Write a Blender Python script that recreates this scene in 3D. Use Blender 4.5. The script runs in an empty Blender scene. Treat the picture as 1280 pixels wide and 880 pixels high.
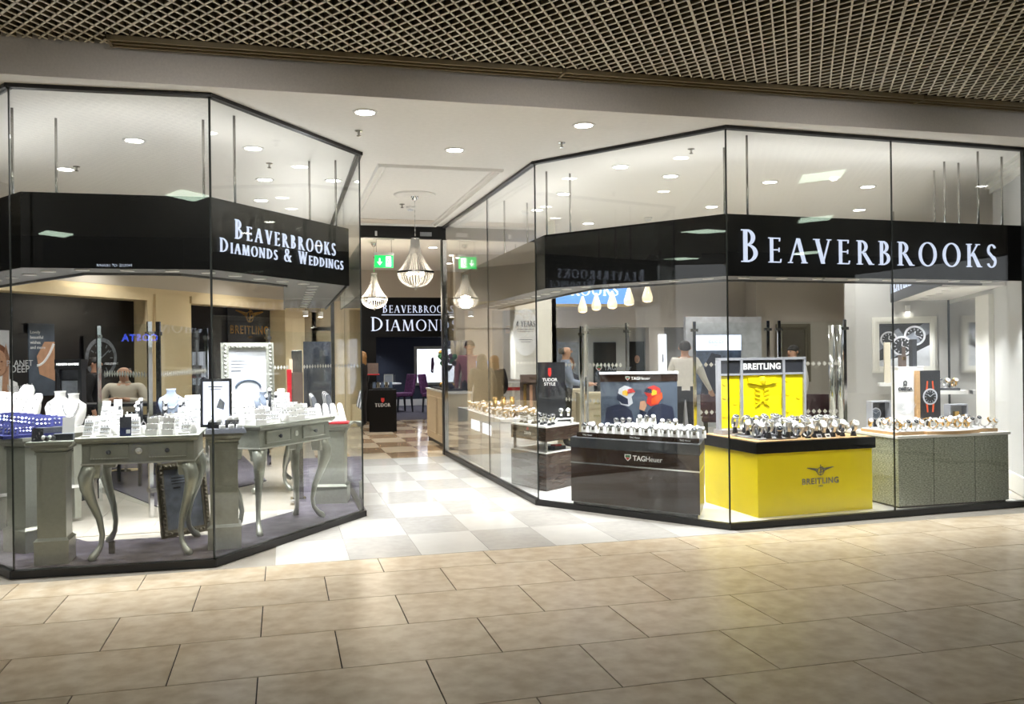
import bpy, math, random
from mathutils import Vector, Matrix
random.seed(7)
R = math.radians
C = bpy.context.scene.collection
SC = bpy.context.scene

# ------------------------------------------------------------------ camera
FPX, ROLL, PITCH, YAW, EYE = 1097.65, .0115842, .00063105, .256855, 1.6
def ray(px, py):
    x, y = (px-640)/FPX, -(py-440)/FPX
    a, b, c = x, 1., y
    co, s = math.cos(ROLL), math.sin(ROLL); a, c = co*a+s*c, -s*a+co*c
    co, s = math.cos(PITCH), math.sin(PITCH); b, c = co*b-s*c, s*b+co*c
    co, s = math.cos(YAW), math.sin(YAW)
    return Vector((a*co+b*s, -a*s+b*co, c))
EYEP = Vector((0, 0, EYE))
def onz(px, py, z=0.):
    d = ray(px, py); return EYEP+d*((z-EYE)/d.z)
def ony(px, py, y):
    d = ray(px, py); return EYEP+d*(y/d.y)
def onx(px, py, x):
    d = ray(px, py); return EYEP+d*(x/d.x)
def onv(px, py, A, B):
    n = Vector((-(B[1]-A[1]), B[0]-A[0])); d = ray(px, py)
    return EYEP+d*((n.x*A[0]+n.y*A[1])/(n.x*d.x+n.y*d.y))
fw = ray(640, 440); rt = (ray(1640, 440)-fw).normalized(); up = (ray(640, -560)-fw).normalized()
cam = bpy.data.cameras.new('camera'); cam.sensor_width = 36; cam.lens = 36*FPX/1280; cam.clip_start = .05; cam.clip_end = 200
camo = bpy.data.objects.new('camera', cam); C.objects.link(camo)
fw.normalize()
camo.matrix_world = Matrix(((rt.x, up.x, -fw.x, 0), (rt.y, up.y, -fw.y, 0), (rt.z, up.z, -fw.z, EYE), (0, 0, 0, 1)))
SC.camera = camo

# ------------------------------------------------------------------ world, exposure
w = bpy.data.worlds.new('mall_ambience'); SC.world = w; w.use_nodes = True
w.node_tree.nodes['Background'].inputs[0].default_value = (.93, .97, 1, 1)
w.node_tree.nodes['Background'].inputs[1].default_value = .55
SC.view_settings.view_transform = 'Standard'; SC.view_settings.look = 'None'
SC.view_settings.exposure = .85; SC.view_settings.gamma = 1; SC.view_settings.use_curve_mapping = False
SC.cycles.transparent_max_bounces = 40
SC.cycles.max_bounces = 8; SC.cycles.diffuse_bounces = 3; SC.cycles.glossy_bounces = 3; SC.cycles.adaptive_threshold = .06; SC.cycles.adaptive_min_samples = 16; SC.cycles.sample_clamp_indirect = 6
SC.cycles.caustics_reflective = False; SC.cycles.caustics_refractive = False
DOWN_W = 62     # recessed ceiling downlights
SPOT_W = 45     # display spots under the sign fascias
CEIL_FILL_W = 1.5       # unseen strips added on the fascia tops to brighten the ceiling
MALL_FILL_W = 84      # unseen downlights added over the walkway
PANEL_L = 4.0   # luminance of the mall ceiling panels

# ------------------------------------------------------------------ materials
def lin(c):
    if isinstance(c, str): c = [int(c[i:i+2], 16)/255 for i in (0, 2, 4)]
    return tuple((v/12.92 if v <= .04045 else ((v+.055)/1.055)**2.4) for v in c)+(1,)
MATS = {}
def mat(name, col, rough=.5, metal=0., vary=.08, scale=20., bump=0., emit=None, es=0., coat=0., spec=.5, col2=None, stretch=None, detail=3., thr=None, rnd=0., alpha=None):
    if name in MATS: return MATS[name]
    m = bpy.data.materials.new(name); m.use_nodes = True; MATS[name] = m
    nt = m.node_tree; b = nt.nodes['Principled BSDF']; L = nt.links.new
    c1 = lin(col); c2 = lin(col2) if col2 else tuple(min(1, v*(1-vary*2)) for v in c1[:3])+(1,)
    b.inputs['Roughness'].default_value = rough; b.inputs['Metallic'].default_value = metal
    b.inputs['Coat Weight'].default_value = coat; b.inputs['Specular IOR Level'].default_value = spec
    tc = nt.nodes.new('ShaderNodeTexCoord'); no = nt.nodes.new('ShaderNodeTexNoise')
    no.inputs['Scale'].default_value = scale; no.inputs['Detail'].default_value = detail
    if stretch:
        mp = nt.nodes.new('ShaderNodeMapping'); mp.inputs['Scale'].default_value = stretch
        L(tc.outputs['Object'], mp.inputs[0]); L(mp.outputs[0], no.inputs['Vector'])
    else: L(tc.outputs['Object'], no.inputs['Vector'])
    if rnd:
        oi = nt.nodes.new('ShaderNodeObjectInfo'); ad = nt.nodes.new('ShaderNodeVectorMath'); ad.operation = 'ADD'
        mu = nt.nodes.new('ShaderNodeMath'); mu.operation = 'MULTIPLY'; mu.inputs[1].default_value = 77
        L(oi.outputs['Random'], mu.inputs[0]); src = no.inputs['Vector'].links[0].from_socket
        L(src, ad.inputs[0]); L(mu.outputs[0], ad.inputs[1]); L(ad.outputs[0], no.inputs['Vector'])
    cr = nt.nodes.new('ShaderNodeValToRGB'); cr.color_ramp.elements[0].color = c2; cr.color_ramp.elements[1].color = c1
    lo, hi = thr or (.3, .7); cr.color_ramp.elements[0].position = lo; cr.color_ramp.elements[1].position = hi
    L(no.outputs['Fac'], cr.inputs[0]); out = cr.outputs[0]
    if rnd:
        hs = nt.nodes.new('ShaderNodeHueSaturation'); mr = nt.nodes.new('ShaderNodeMapRange')
        mr.inputs['To Min'].default_value = 1-rnd; mr.inputs['To Max'].default_value = 1+rnd*.4
        L(oi.outputs['Random'], mr.inputs[0]); L(mr.outputs[0], hs.inputs['Value']); L(out, hs.inputs['Color']); out = hs.outputs[0]
    L(out, b.inputs['Base Color'])
    if bump:
        bp = nt.nodes.new('ShaderNodeBump'); bp.inputs['Strength'].default_value = bump; bp.inputs['Distance'].default_value = .01
        L(no.outputs['Fac'], bp.inputs['Height']); L(bp.outputs[0], b.inputs['Normal'])
    if emit: b.inputs['Emission Color'].default_value = lin(emit); b.inputs['Emission Strength'].default_value = es
    return m
def glassmat(name, tint, base=.035, rough=0., k=1.):
    m = bpy.data.materials.new(name); m.use_nodes = True; nt = m.node_tree; nt.nodes.clear(); L = nt.links.new
    o = nt.nodes.new('ShaderNodeOutputMaterial'); mx = nt.nodes.new('ShaderNodeMixShader')
    tr = nt.nodes.new('ShaderNodeBsdfTransparent'); gl = nt.nodes.new('ShaderNodeBsdfGlossy')
    tr.inputs[0].default_value = tint+(1,); gl.inputs['Roughness'].default_value = rough; gl.inputs[0].default_value = (1, 1, 1, 1)
    lw = nt.nodes.new('ShaderNodeLayerWeight'); lw.inputs[0].default_value = .5
    pw = nt.nodes.new('ShaderNodeMath'); pw.operation = 'POWER'; pw.inputs[1].default_value = 5
    ma = nt.nodes.new('ShaderNodeMath'); ma.operation = 'MULTIPLY_ADD'; ma.inputs[1].default_value = (1-base)*k; ma.inputs[2].default_value = base*k
    L(lw.outputs['Facing'], pw.inputs[0]); L(pw.outputs[0], ma.inputs[0]); L(ma.outputs[0], mx.inputs[0])
    L(tr.outputs[0], mx.inputs[1]); L(gl.outputs[0], mx.inputs[2]); L(mx.outputs[0], o.inputs[0]); MATS[name] = m
    return m
def strands_mat():
    m = bpy.data.materials.new('crystal'); m.use_nodes = True; b = m.node_tree.nodes['Principled BSDF']
    b.inputs['Base Color'].default_value = (.95, .93, .9, 1); b.inputs['Roughness'].default_value = .15
    b.inputs['Transmission Weight'].default_value = .45; b.inputs['IOR'].default_value = 1.5; MATS['crystal'] = m; return m
glassmat('glass', (.968, .98, .974), .036)
glassmat('case_glass', (.97, .99, .985), .04, k=.4)   # coated
strands_mat()
mat('mall_tile', 'decfb7', .28, vary=.14, scale=9, col2='c3ae8f', rnd=.08, bump=.02, detail=12, thr=(.32, .66))
mat('grout', '3b342b', .9)
mat('tile_white', 'e4e1da', .09, vary=.03, scale=6, rnd=.03)
mat('tile_grey', 'd4d0c9', .09, vary=.06, scale=14, rnd=.05, detail=8)
mat('tile_cream', 'ead9be', .1, vary=.05, scale=5, rnd=.04)
mat('tile_brown', 'bb9f80', .1, vary=.1, scale=9, rnd=.08, detail=8)
mat('tile_pale', 'bfb8ac', .15, vary=.04, scale=5, rnd=.04)
mat('white_base', 'f4f3f0', .15, vary=.02)
mat('carpet', '625c68', .95, vary=.3, scale=7, bump=.5, detail=10)
mat('carpet_fine', '5e5962', .95, vary=.3, scale=60, bump=.6)
mat('black_metal', '1b1a1a', .4, vary=.1)
mat('seal', '2b302d', .3)
mat('steel', 'b9b7b2', .22, 1, vary=.04)
mat('chrome', 'd9d9d8', .1, 1, vary=.02)
mat('fascia_black', '0e0d0d', .4, vary=.1, spec=.2)
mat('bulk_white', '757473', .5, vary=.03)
mat('ceiling_white', 'f0ede7', .8, vary=.02)
mat('ceiling_warm', 'e6dccf', .8, vary=.02)
mat('mall_fascia', 'e9e4e0', .8, vary=.04, scale=60)
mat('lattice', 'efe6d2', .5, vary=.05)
mat('lattice_side_shade', '7d725d', .7, vary=.05)  # shade inside the cells, put into the colour of the blade sides
mat('plenum', '4a4238', .9)
mat('slot', '8d7f60', .45, vary=.06)
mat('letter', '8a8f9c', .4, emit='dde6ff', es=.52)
mat('lamp', 'ffffff', .5, emit='fffaf0', es=14)
mat('lamp_trim', 'e6e4df', .4, vary=.02)
mat('panel_lit', 'ffffff', .5, emit='e6ffe6', es=PANEL_L)
mat('panel_off', 'a9a6b5', .4)
mat('silver_paint', 'a9aba0', .33, .5, vary=.05, scale=40)
mat('silver_trim', 'd8d8d0', .28, .6, vary=.03)
mat('white_item', 'f7f6f4', .5, vary=.02)
mat('white_item_cool', 'eceef2', .5, vary=.02)
mat('cream_item', 'efe6cf', .6, vary=.03)
mat('navy', '23305f', .7, vary=.15, scale=60)
mat('blue_velvet', '1c2468', .85, vary=.2, scale=80)
mat('grey_velvet', '8a95a8', .85, vary=.08, scale=70)
mat('dark_item', '26282e', .5, vary=.1)
mat('charcoal', '4a4d56', .55, vary=.08)
mat('steel_bright', 'f6f6f6', .28, .85, vary=.02)
mat('jewel', 'f0f2f8', .12, 1, vary=.02)
mat('gold', 'd2a85e', .22, 1, vary=.08)
mat('bronze_wood', '36261e', .25, vary=.12, scale=4, stretch=(1, 1, 14), coat=.05, spec=.3)
mat('wood_light', 'cfa673', .4, vary=.1, scale=6, stretch=(2, 14, 14))
mat('yellow', 'ffe600', .45, vary=.02, scale=8)
mat('yellow_flat', 'ffec00', .5, vary=.01)
mat('grey_frame', 'a3a5ab', .4, .2, vary=.03)
mat('slate', '2d2f35', .45, vary=.06)
mat('dial_white', 'eef0f2', .3)
mat('dial_dark', '1a1c22', .25)
mat('omega_cloth', 'b9bdad', .35, .0, vary=.35, scale=70, stretch=(.6, .6, 2.2), bump=.5, detail=6, col2='74786b', thr=(.38, .66))
mat('wall_grey', 'cfcecb', .85, vary=.04, scale=120, bump=.05)
mat('wall_taupe', 'c6beb2', .85, vary=.04, scale=90, bump=.05)
mat('wall_pale', 'd9d9d6', .8, vary=.05, scale=50, stretch=(4, 4, .4), bump=.1)
mat('wall_cream', 'e8d5ae', .8, vary=.03)
mat('wall_navy', '3a4152', .75, vary=.15, scale=40, stretch=(5, 5, .3))
mat('wall_dark', '17161a', .3, vary=.2)
mat('pillar_white', 'e6e2d6', .7, vary=.02)
mat('mall_wall', '2a2826', .6, vary=.2, scale=2)
mat('frame_white', 'f0eee6', .45, vary=.02)
mat('frame_antique', '8d8572', .45, .3, vary=.2, scale=50, bump=.5)
mat('frame_silver', 'bfc0b6', .4, .35, vary=.12, scale=60, bump=.4)
mat('print_black', '15161a', .4, vary=.1)
mat('print_grey', '7f858f', .5, vary=.25, scale=12)
mat('print_slate', '5a6779', .5, vary=.3, scale=2.5)
mat('print_white', 'eef0f4', .5, vary=.02)
mat('print_blue', '6f82a3', .5, vary=.35, scale=6)
mat('print_pale', 'd3d6dc', .5, vary=.12, scale=7)
mat('print_skin', 'c79a7c', .5, vary=.12, scale=12)
mat('print_hair', '7a4526', .5, vary=.25, scale=20)
mat('print_red', 'c8322c', .45)
mat('print_navy', '1b2440', .5, vary=.2, scale=14)
mat('print_orange', 'e2571f', .45, vary=.1)
mat('print_yellow', 'f1bd1c', .45)
mat('print_green', '3f7d4e', .45)
mat('lightbox_white', 'ffffff', .5, emit='eef2ff', es=1.1)
mat('lightbox_blue', '6f9be0', .5, emit='6a9bea', es=.75)
mat('lightbox_pale', 'e8ecff', .5, emit='dfe6ff', es=.8)
mat('exit_green', '1fb455', .5, emit='17c257', es=.9)
mat('exit_white', 'ffffff', .5, emit='ffffff', es=1.0)
mat('pendant_glass', 'fff6e2', .3, emit='ffdfa8', es=2.2)
mat('pendant_shell', 'fff3dc', .25, emit='ffe6bd', es=.45)
mat('bulb', 'ffffff', .4, emit='ffedcc', es=9)
mat('skin', 'c99a80', .55, vary=.04)
mat('purple', '75406f', .7, vary=.35, scale=25)
mat('maroon', '4a1f2c', .6, vary=.2)
mat('red', 'c01f2c', .4)
mat('leather', '5b4a40', .6, vary=.15)
mat('diamond_frost', 'c9c8c2', .7)
mat('brushed_cream', 'd5c6ab', .5, vary=.04)
mat('grass', 'd7c9ac', .8, vary=.15, scale=40)

# ------------------------------------------------------------------ mesh helpers
class MB:
    def __init__(s): s.v = []; s.f = []
    def quad(s, *p):
        n = len(s.v); s.v += [tuple(q) for q in p]; s.f.append(tuple(range(n, n+len(p)))); return s
    def box(s, x0, x1, y0, y1, z0, z1): return s.frust(x0, x1, y0, y1, z0, x0, x1, y0, y1, z1)
    def frust(s, a0, a1, b0, b1, z0, c0, c1, d0, d1, z1):
        n = len(s.v)
        s.v += [(a0, b0, z0), (a1, b0, z0), (a1, b1, z0), (a0, b1, z0), (c0, d0, z1), (c1, d0, z1), (c1, d1, z1), (c0, d1, z1)]
        s.f += [tuple(n+i for i in q) for q in ((3, 2, 1, 0), (4, 5, 6, 7), (0, 1, 5, 4), (1, 2, 6, 5), (2, 3, 7, 6), (3, 0, 4, 7))]
        return s
    def prism(s, poly, z0, z1):          # poly counter-clockwise in xy
        n = len(s.v); k = len(poly)
        s.v += [(p[0], p[1], z0) for p in poly]+[(p[0], p[1], z1) for p in poly]
        s.f += [tuple(range(n+k-1, n-1, -1)), tuple(range(n+k, n+2*k))]
        s.f += [(n+i, n+(i+1) % k, n+k+(i+1) % k, n+k+i) for i in range(k)]
        return s
    def xz(s, poly, y0, y1):             # poly in xz (ccw seen from -y), extruded along y
        n = len(s.v); k = len(poly)
        s.v += [(p[0], y0, p[1]) for p in poly]+[(p[0], y1, p[1]) for p in poly]
        s.f += [tuple(range(n, n+k)), tuple(range(n+2*k-1, n+k-1, -1))]
        s.f += [(n+(i+1) % k, n+i, n+k+i, n+k+(i+1) % k) for i in range(k)]
        return s
    def rings(s, rings, cap=True):
        n = len(s.v); k = len(rings[0])
        for r_ in rings: s.v += [tuple(p) for p in r_]
        for j in range(len(rings)-1):
            a, b = n+j*k, n+(j+1)*k
            s.f += [(a+i, a+(i+1) % k, b+(i+1) % k, b+i) for i in range(k)]
        if cap: s.f += [tuple(range(n+k-1, n-1, -1)), tuple(range(n+(len(rings)-1)*k, n+len(rings)*k))]
        return s
    def lathe(s, prof, k=16, cx=0, cy=0, cap=True):
        return s.rings([[(cx+r_*math.cos(2*math.pi*i/k), cy+r_*math.sin(2*math.pi*i/k), z) for i in range(k)] for r_, z in prof], cap)
    def sweep(s, path, k=8, ph=None, cap=True):   # path [(Vector, r)] or r=(ra,rb)
        rg = []; n = len(path)
        pr = None
        for i in range(n):
            p = Vector(path[i][0]); a = Vector(path[max(0, i-1)][0]); b = Vector(path[min(n-1, i+1)][0])
            t = (b-a).normalized()
            if pr is None: pr = Vector((1, 0, 0)) if abs(t.x) < .9 else Vector((0, 1, 0))
            u = (pr-t*pr.dot(t)).normalized(); pr = u; v = t.cross(u)
            r_ = path[i][1]; ra, rb = r_ if isinstance(r_, tuple) else (r_, r_)
            o = ph if ph is not None else 0
            rg.append([p+u*ra*math.cos(2*math.pi*j/k+o)+v*rb*math.sin(2*math.pi*j/k+o) for j in range(k)])
        return s.rings(rg, cap)
    def ball(s, c, r_, k=10, m=6, sz=1.):
        pr = [(r_*math.sin(math.pi*(i+.02)/(m+.04)), -r_*sz*math.cos(math.pi*(i+.02)/(m+.04))) for i in range(m+1)]
        n = len(s.v); s.lathe(pr, k)
        s.v[n:] = [(x+c[0], y+c[1], z+c[2]) for x, y, z in s.v[n:]]
        return s
    def xf(s, M):
        s.v = [tuple(M @ Vector(p)) for p in s.v]; return s
    def add(s, o, M=None):
        n = len(s.v); s.v += [tuple(M @ Vector(p)) if M else p for p in o.v]; s.f += [tuple(n+i for i in q) for q in o.f]; return s
    def mesh(s, name, smooth=False):
        me = bpy.data.meshes.new(name); me.from_pydata(s.v, [], s.f); me.update()
        if smooth: me.polygons.foreach_set('use_smooth', [True]*len(me.polygons))
        return me
    def build(s, name, m, parent=None, smooth=False, loc=None, rz=0, bevel=0):
        o = bpy.data.objects.new(name, s.mesh(name, smooth)); C.objects.link(o)
        for q in (m if isinstance(m, (list, tuple)) else [m]): o.data.materials.append(MATS[q])
        if parent: o.parent = parent
        if loc: o.location = loc
        if rz: o.rotation_euler = (0, 0, rz)
        if bevel:
            b = o.modifiers.new('bevel', 'BEVEL'); b.width = bevel; b.segments = 2; b.limit_method = 'ANGLE'
        return o
def box(*a): return MB().box(*a)
def tag(o, label=None, cat=None, group=None, kind=None):
    if label: o['label'] = label
    if cat: o['category'] = cat
    if group: o['group'] = group
    if kind: o['kind'] = kind
    return o
def thing(name, label, cat, loc=(0, 0, 0), rz=0., group=None):
    o = bpy.data.objects.new(name, None); C.objects.link(o); o.location = loc; o.rotation_euler = (0, 0, rz); o.empty_display_size = .1
    return tag(o, label, cat, group)
def struct(o, label=None): return tag(o, label, None, None, 'structure')
def sempty(name, label=None, loc=(0, 0, 0), rz=0):
    o = bpy.data.objects.new(name, None); C.objects.link(o); o.location = loc; o.rotation_euler = (0, 0, rz)
    return struct(o, label)
def copy_tree(o, parent=None):
    c = o.copy(); C.objects.link(c); c.parent = parent
    for ch in list(o.children): copy_tree(ch, c)
    return c
def link_mesh(name, me, parent=None, loc=(0, 0, 0), rot=(0, 0, 0), sc=None):
    o = bpy.data.objects.new(name, me); C.objects.link(o); o.parent = parent; o.location = loc; o.rotation_euler = rot
    if sc: o.scale = sc
    return o
ORD = ['first', 'second', 'third', 'fourth', 'fifth', 'sixth', 'seventh', 'eighth', 'ninth', 'tenth', 'eleventh', 'twelfth', 'thirteenth', 'fourteenth']
ROW = ['front', 'second', 'third', 'fourth', 'fifth', 'back']
class Count:
    def __init__(s): s.n = {}
    def __call__(s, key):
        s.n[key] = s.n.get(key, -1)+1; return ORD[min(13, s.n[key])]
def area(p0, p1):                        # angle of the direction p0->p1
    return math.atan2(p1[1]-p0[1], p1[0]-p0[0])

# ------------------------------------------------------------------ lettering
def text_mb(txt, size, depth=.004, align='CENTER', spacing=1., bold=0., sx=1.):
    cu = bpy.data.curves.new('t', 'FONT'); cu.body = txt; cu.size = size; cu.extrude = depth/2; cu.align_x = align; cu.space_character = spacing
    cu.offset = bold; cu.resolution_u = 3
    ob = bpy.data.objects.new('t', cu); C.objects.link(ob)
    dg = bpy.context.evaluated_depsgraph_get(); me = bpy.data.meshes.new_from_object(ob.evaluated_get(dg))
    m = MB(); m.v = [(v.co.x*sx, -v.co.z, v.co.y) for v in me.vertices]; m.f = [tuple(p.vertices) for p in me.polygons]
    bpy.data.objects.remove(ob); bpy.data.meshes.remove(me); bpy.data.curves.remove(cu)
    return m                              # stands in the xz plane, faces -y
T, H_ = .125, .05
def _arc(cx, cy, rx, ry, a0, a1, t, th, n=14):
    out = []
    for i in range(n):
        q = []
        for a in (a0+(a1-a0)*i/n, a0+(a1-a0)*(i+1)/n):
            q.append((a, math.cos(a), math.sin(a)))
        (_, c0, s0), (_, c1, s1) = q
        out.append([(cx+rx*c0, cy+ry*s0), (cx+rx*c1, cy+ry*s1), (cx+(rx-t)*c1, cy+(ry-th)*s1), (cx+(rx-t)*c0, cy+(ry-th)*s0)])
    return out
def _st(x0, y0, x1, y1, wd): return [[(x0, y0), (x0+wd, y0), (x1+wd, y1), (x1, y1)]]
def _sf(x, y, wd, up=1): return [[(x, y-(0 if up else .035)), (x+wd, y-(0 if up else .035)), (x+wd, y+(.035 if up else 0)), (x, y+(.035 if up else 0))]]
def _stem(x, lo=0, hi=1): return _st(x, lo, x, hi, T)+_sf(x-.07, lo, T+.14)+_sf(x-.07, hi, T+.14, 0)
PI = math.pi
GL = {
 'I': (_stem(.08), .29),
 'B': (_stem(.08)+_arc(.2, .755, .26, .245, -PI/2, PI/2, T, H_)+_arc(.2, .275, .34, .275, -PI/2, PI/2, T, H_), .6),
 'D': (_stem(.08)+_arc(.2, .5, .56, .5, -PI/2, PI/2, T, H_), .84),
 'E': (_stem(.08)+_st(.2, 0, .2, .045, .31)+_st(.2, .49, .2, .535, .25)+_st(.2, .955, .2, 1, .28)+_st(.5, 0, .53, .15, .035)+_st(.45, .43, .45, .6, .03)+_st(.47, .86, .48, 1, .035), .58),
 'A': (_st(.36, 1, .04, 0, .055)[::-1]+_st(.34, 1, .62, 0, T+.03)+[[(.18, .34), (.55, .34), (.54, .385), (.19, .385)]]+_sf(-.02, 0, .2)+_sf(.56, 0, .27), .82),
 'V': (_st(.06, 1, .33, 0, T+.03)+_st(.37, 0, .66, 1, .055)+_sf(-.02, 1, .28, 0)+_sf(.58, 1, .2, 0), .76),
 'R': (_stem(.08)+_arc(.2, .74, .3, .26, -PI/2, PI/2, T, H_)+[[(.26, .5), (.4, .5), (.74, 0), (.58, 0)]]+_sf(.58, 0, .22), .72),
 'O': (_arc(.44, .5, .43, .52, 0, 2*PI, T, H_, 26), .88),
 'K': (_stem(.08)+_st(.2, .46, .55, 1, .055)+[[(.28, .56), (.4, .62), (.74, 0), (.57, 0)]]+_sf(.47, 1, .22, 0)+_sf(.56, 0, .23), .72),
 'S': (_arc(.28, .755, .22, .26, PI*.12, PI*1.35, T*.75, H_, 12)+[[(.07, .66), (.19, .66), (.5, .34), (.38, .3)]]+_arc(.27, .26, .24, .275, -PI*.88, PI*.35, T*.75, H_, 12), .56),
 'M': (_st(.08, 0, .14, 1, .055)+_st(.13, 1, .42, 0, T+.01)+_st(.45, 0, .74, 1, .05)+_st(.74, 1, .8, 0, T)+_sf(0, 0, .2)+_sf(.72, 0, .28)+_sf(.04, 1, .18, 0)+_sf(.7, 1, .2, 0), 1.02),
 'N': (_st(.1, 0, .1, 1, .055)+_st(.08, 1, .62, 0, T)+_st(.69, 0, .69, 1, .055)+_sf(0, 0, .25)+_sf(0, 1, .2, 0)+_sf(.6, 1, .24, 0), .88),
 'G': (_arc(.46, .5, .45, .52, PI*.22, PI*1.72, T, H_, 20)+_st(.68, .02, .68, .45, T)+_sf(.6, .45, .28, 0), .88),
 'W': (_st(.06, 1, .3, 0, T+.01)+_st(.33, 0, .56, 1, .05)+_st(.5, 1, .74, 0, T+.01)+_st(.77, 0, 1.0, 1, .05)+_sf(-.02, 1, .26, 0)+_sf(.44, 1, .2, 0)+_sf(.92, 1, .2, 0), 1.12),
 'T': (_stem(.26)+_st(0, .955, 0, 1, .64)+_st(0, .83, -.01, 1, .035)+_st(.6, .83, .61, 1, .035), .66),
 'U': (_st(.1, .3, .1, 1, T)+_st(.62, .3, .62, 1, .055)+_arc(.388, .32, .288, .33, -PI, 0, T, H_, 14)+_sf(.02, 1, .26, 0)+_sf(.54, 1, .22, 0), .78),
 'Y': (_stem(.3, 0, .5)+_st(.06, 1, .3, .46, T)+_st(.38, .46, .66, 1, .055)+_sf(-.02, 1, .27, 0)+_sf(.58, 1, .2, 0), .76),
 '&': (_arc(.33, .77, .2, .24, 0, 2*PI, T*.6, H_, 16)+_arc(.32, .28, .31, .29, PI*.35, PI*1.75, T*.8, H_, 14)+[[(.16, .66), (.3, .66), (.8, 0), (.62, 0)]]+_st(.5, .12, .72, .5, .05)+_sf(.62, .5, .22, 0), .86),
 '4': (_st(.4, 0, .4, 1, T)+_st(.02, .28, .4, 1, .05)+_st(.02, .26, .02, .31, .62), .68),
 ' ': ([], .4)}
def serif_letters(txt, cap, small=.76, track=.14, width=None):
    """[(MB, x)] small-caps Roman capitals standing in xz, facing -y; upper-case = full cap"""
    items = []; x = 0
    for ch in txt:
        g, adv = GL[ch.upper()]; s = cap*(1. if ch.isupper() or not ch.isalpha() else small)
        m = MB()
        for poly in g:
            ar = sum(poly[i][0]*poly[(i+1) % len(poly)][1]-poly[(i+1) % len(poly)][0]*poly[i][1] for i in range(len(poly)))
            p = [(q[0]*s, q[1]*s) for q in (poly if ar > 0 else poly[::-1])]
            m.xz(p, -.012 if cap > .06 else -.004, 0)
        if g: items.append([m, x, ch])
        x += (adv+track)*s
    tot = x-track*cap*small; k = (width/tot) if width else 1.
    for it in items:
        it[0].v = [(p[0]*k, p[1], p[2]) for p in it[0].v]; it[1] *= k
    return items, tot*k
def serif_block(txt, cap, small=1., track=.14, width=None, center=True):
    it, tot = serif_letters(txt, cap, small, track, width); m = MB()
    for g, x, _ in it: m.add(g, Matrix.Translation((x-(tot/2 if center else 0), 0, 0)))
    return m
# ================================================================== STRUCTURE
CEIL, MCEIL = 3.6, 3.86
A, B, Cc, C2 = (-1.9, 7.11), (-.51, 7.05), (.765, 8.78), (.77, 13.7)
Z0 = (-3.75, 9.72)
D, E, F, G, Hh = (2.5, 13.7), (2.59, 8.84), (3.85, 7.08), (5.63, 7.16), (7.25, 7.24)

# ---- mall floor: single slabs laid half-bond
fl = struct(box(-16, 22, -16, 6.928, -.06, -.006).build('floor_mall', 'grout'), 'beige limestone slab floor of the mall walkway')
g_ = .0035
ys = [6.928, 6.476]+[6.476-.64*i for i in range(1, 8)]
tmeshes = {}
for r_ in range(len(ys)-1):
    y1, y0 = ys[r_], ys[r_+1]; key = round(y1-y0, 3)
    if key not in tmeshes:
        me = box(0, .8436-g_*2, 0, key-g_*2, -.02, 0).mesh('slab'); me.materials.append(MATS['mall_tile']); tmeshes[key] = me
    off = -.975 if r_ % 2 == 0 else -.561
    for k in range(-3, 12):
        x = off+.8436*k
        if x < -4.6 or x > 9.5: continue
        link_mesh('slab', tmeshes[key], fl, (x+g_, y0+g_, 0))
ext = MB()
for (xa, xb, ya, yb) in ((-16, 22, -16, ys[-1]-.003), (-16, -3.1, ys[-1], 6.925), (9.56, 22, ys[-1], 6.925)):
    k0 = int(math.floor((yb-ya)/.64))+1
    for i in range(k0):
        yy1 = yb-.64*i; yy0 = max(ya, yy1-.635)
        x = xa+(.42 if i % 2 else 0)
        while x < xb:
            ext.box(x, min(xb, x+.838), yy0, yy1, -.02, -.001 if yb > 0 else 0); x += .8436
tag(ext.build('slab_field', 'mall_tile', fl), kind='stuff')

# ---- shop floor: 0.56 x 0.82 checker tiles in the entry, pale tiles elsewhere
fs = struct(box(-9, 16, 6.93, 21.5, -.06, -.006).build('floor_shop', 'tile_pale'), 'polished pale tile floor of the shop')
def tilemesh(wd, dp, m):
    me = box(.0012, wd-.0012, .0012, dp-.0012, -.02, 0).mesh('tile'); me.materials.append(MATS[m]); return me
tw, tg, tcr, tbr, tp = [tilemesh(.561, .82, q) for q in ('tile_white', 'tile_grey', 'tile_cream', 'tile_brown', 'tile_pale')]
for i in range(-2, 6):
    for j in range(0, 18):
        x, y = 1.06+.561*(i-1), 6.932+.82*j
        if x < -.3 and y < 7.0 and i < -1: continue
        if y < 8.8:
            pass
        elif x < .35 or x > 2.5 and y < 13.6: continue
        if y > 13.6 and x > 4.2: continue
        even = (i+j) % 2 == 0
        link_mesh('tile', (tg if even else tw) if y < 13.2 else (tbr if even else tcr), fs, (x, y, 0))
for i in range(-9, 1):
    for j in range(0, 13):
        x, y = .499-.561*(1-i)+.0, 8.572+.82*j
        if x+.56 > .36 or (j == 0 and x > -.7): continue
        link_mesh('tile', tp, fs, (x, y, 0))
for i in range(0, 11):
    for j in range(0, 9):
        x, y = 3.304+.561*i-.561, 9.392+.82*j
        if y > 13.4 and x < 4.2: continue
        if x < 2.8: continue
        link_mesh('tile', tp, fs, (x, y, 0))

# ---- raised bases of the two window displays
car = struct(MB().prism([A, B, Cc, C2, (.12, 13.7), (.12, 9.15), (-.62, 8.15), (-1.62, 8.18), (-3.4, 10.6), Z0], 0, .03).build('floor_left_display', 'carpet'), 'mauve grey carpet covering the left window base')
wb = struct(MB().prism([F, G, Hh, (7.5, 8.6), (5.7, 9.2), (4.5, 9.4), (3.6, 11), (3.3, 13.7), D, E], 0, .025).build('floor_right_display', 'white_base'), 'glossy white floor of the right window display')

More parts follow.
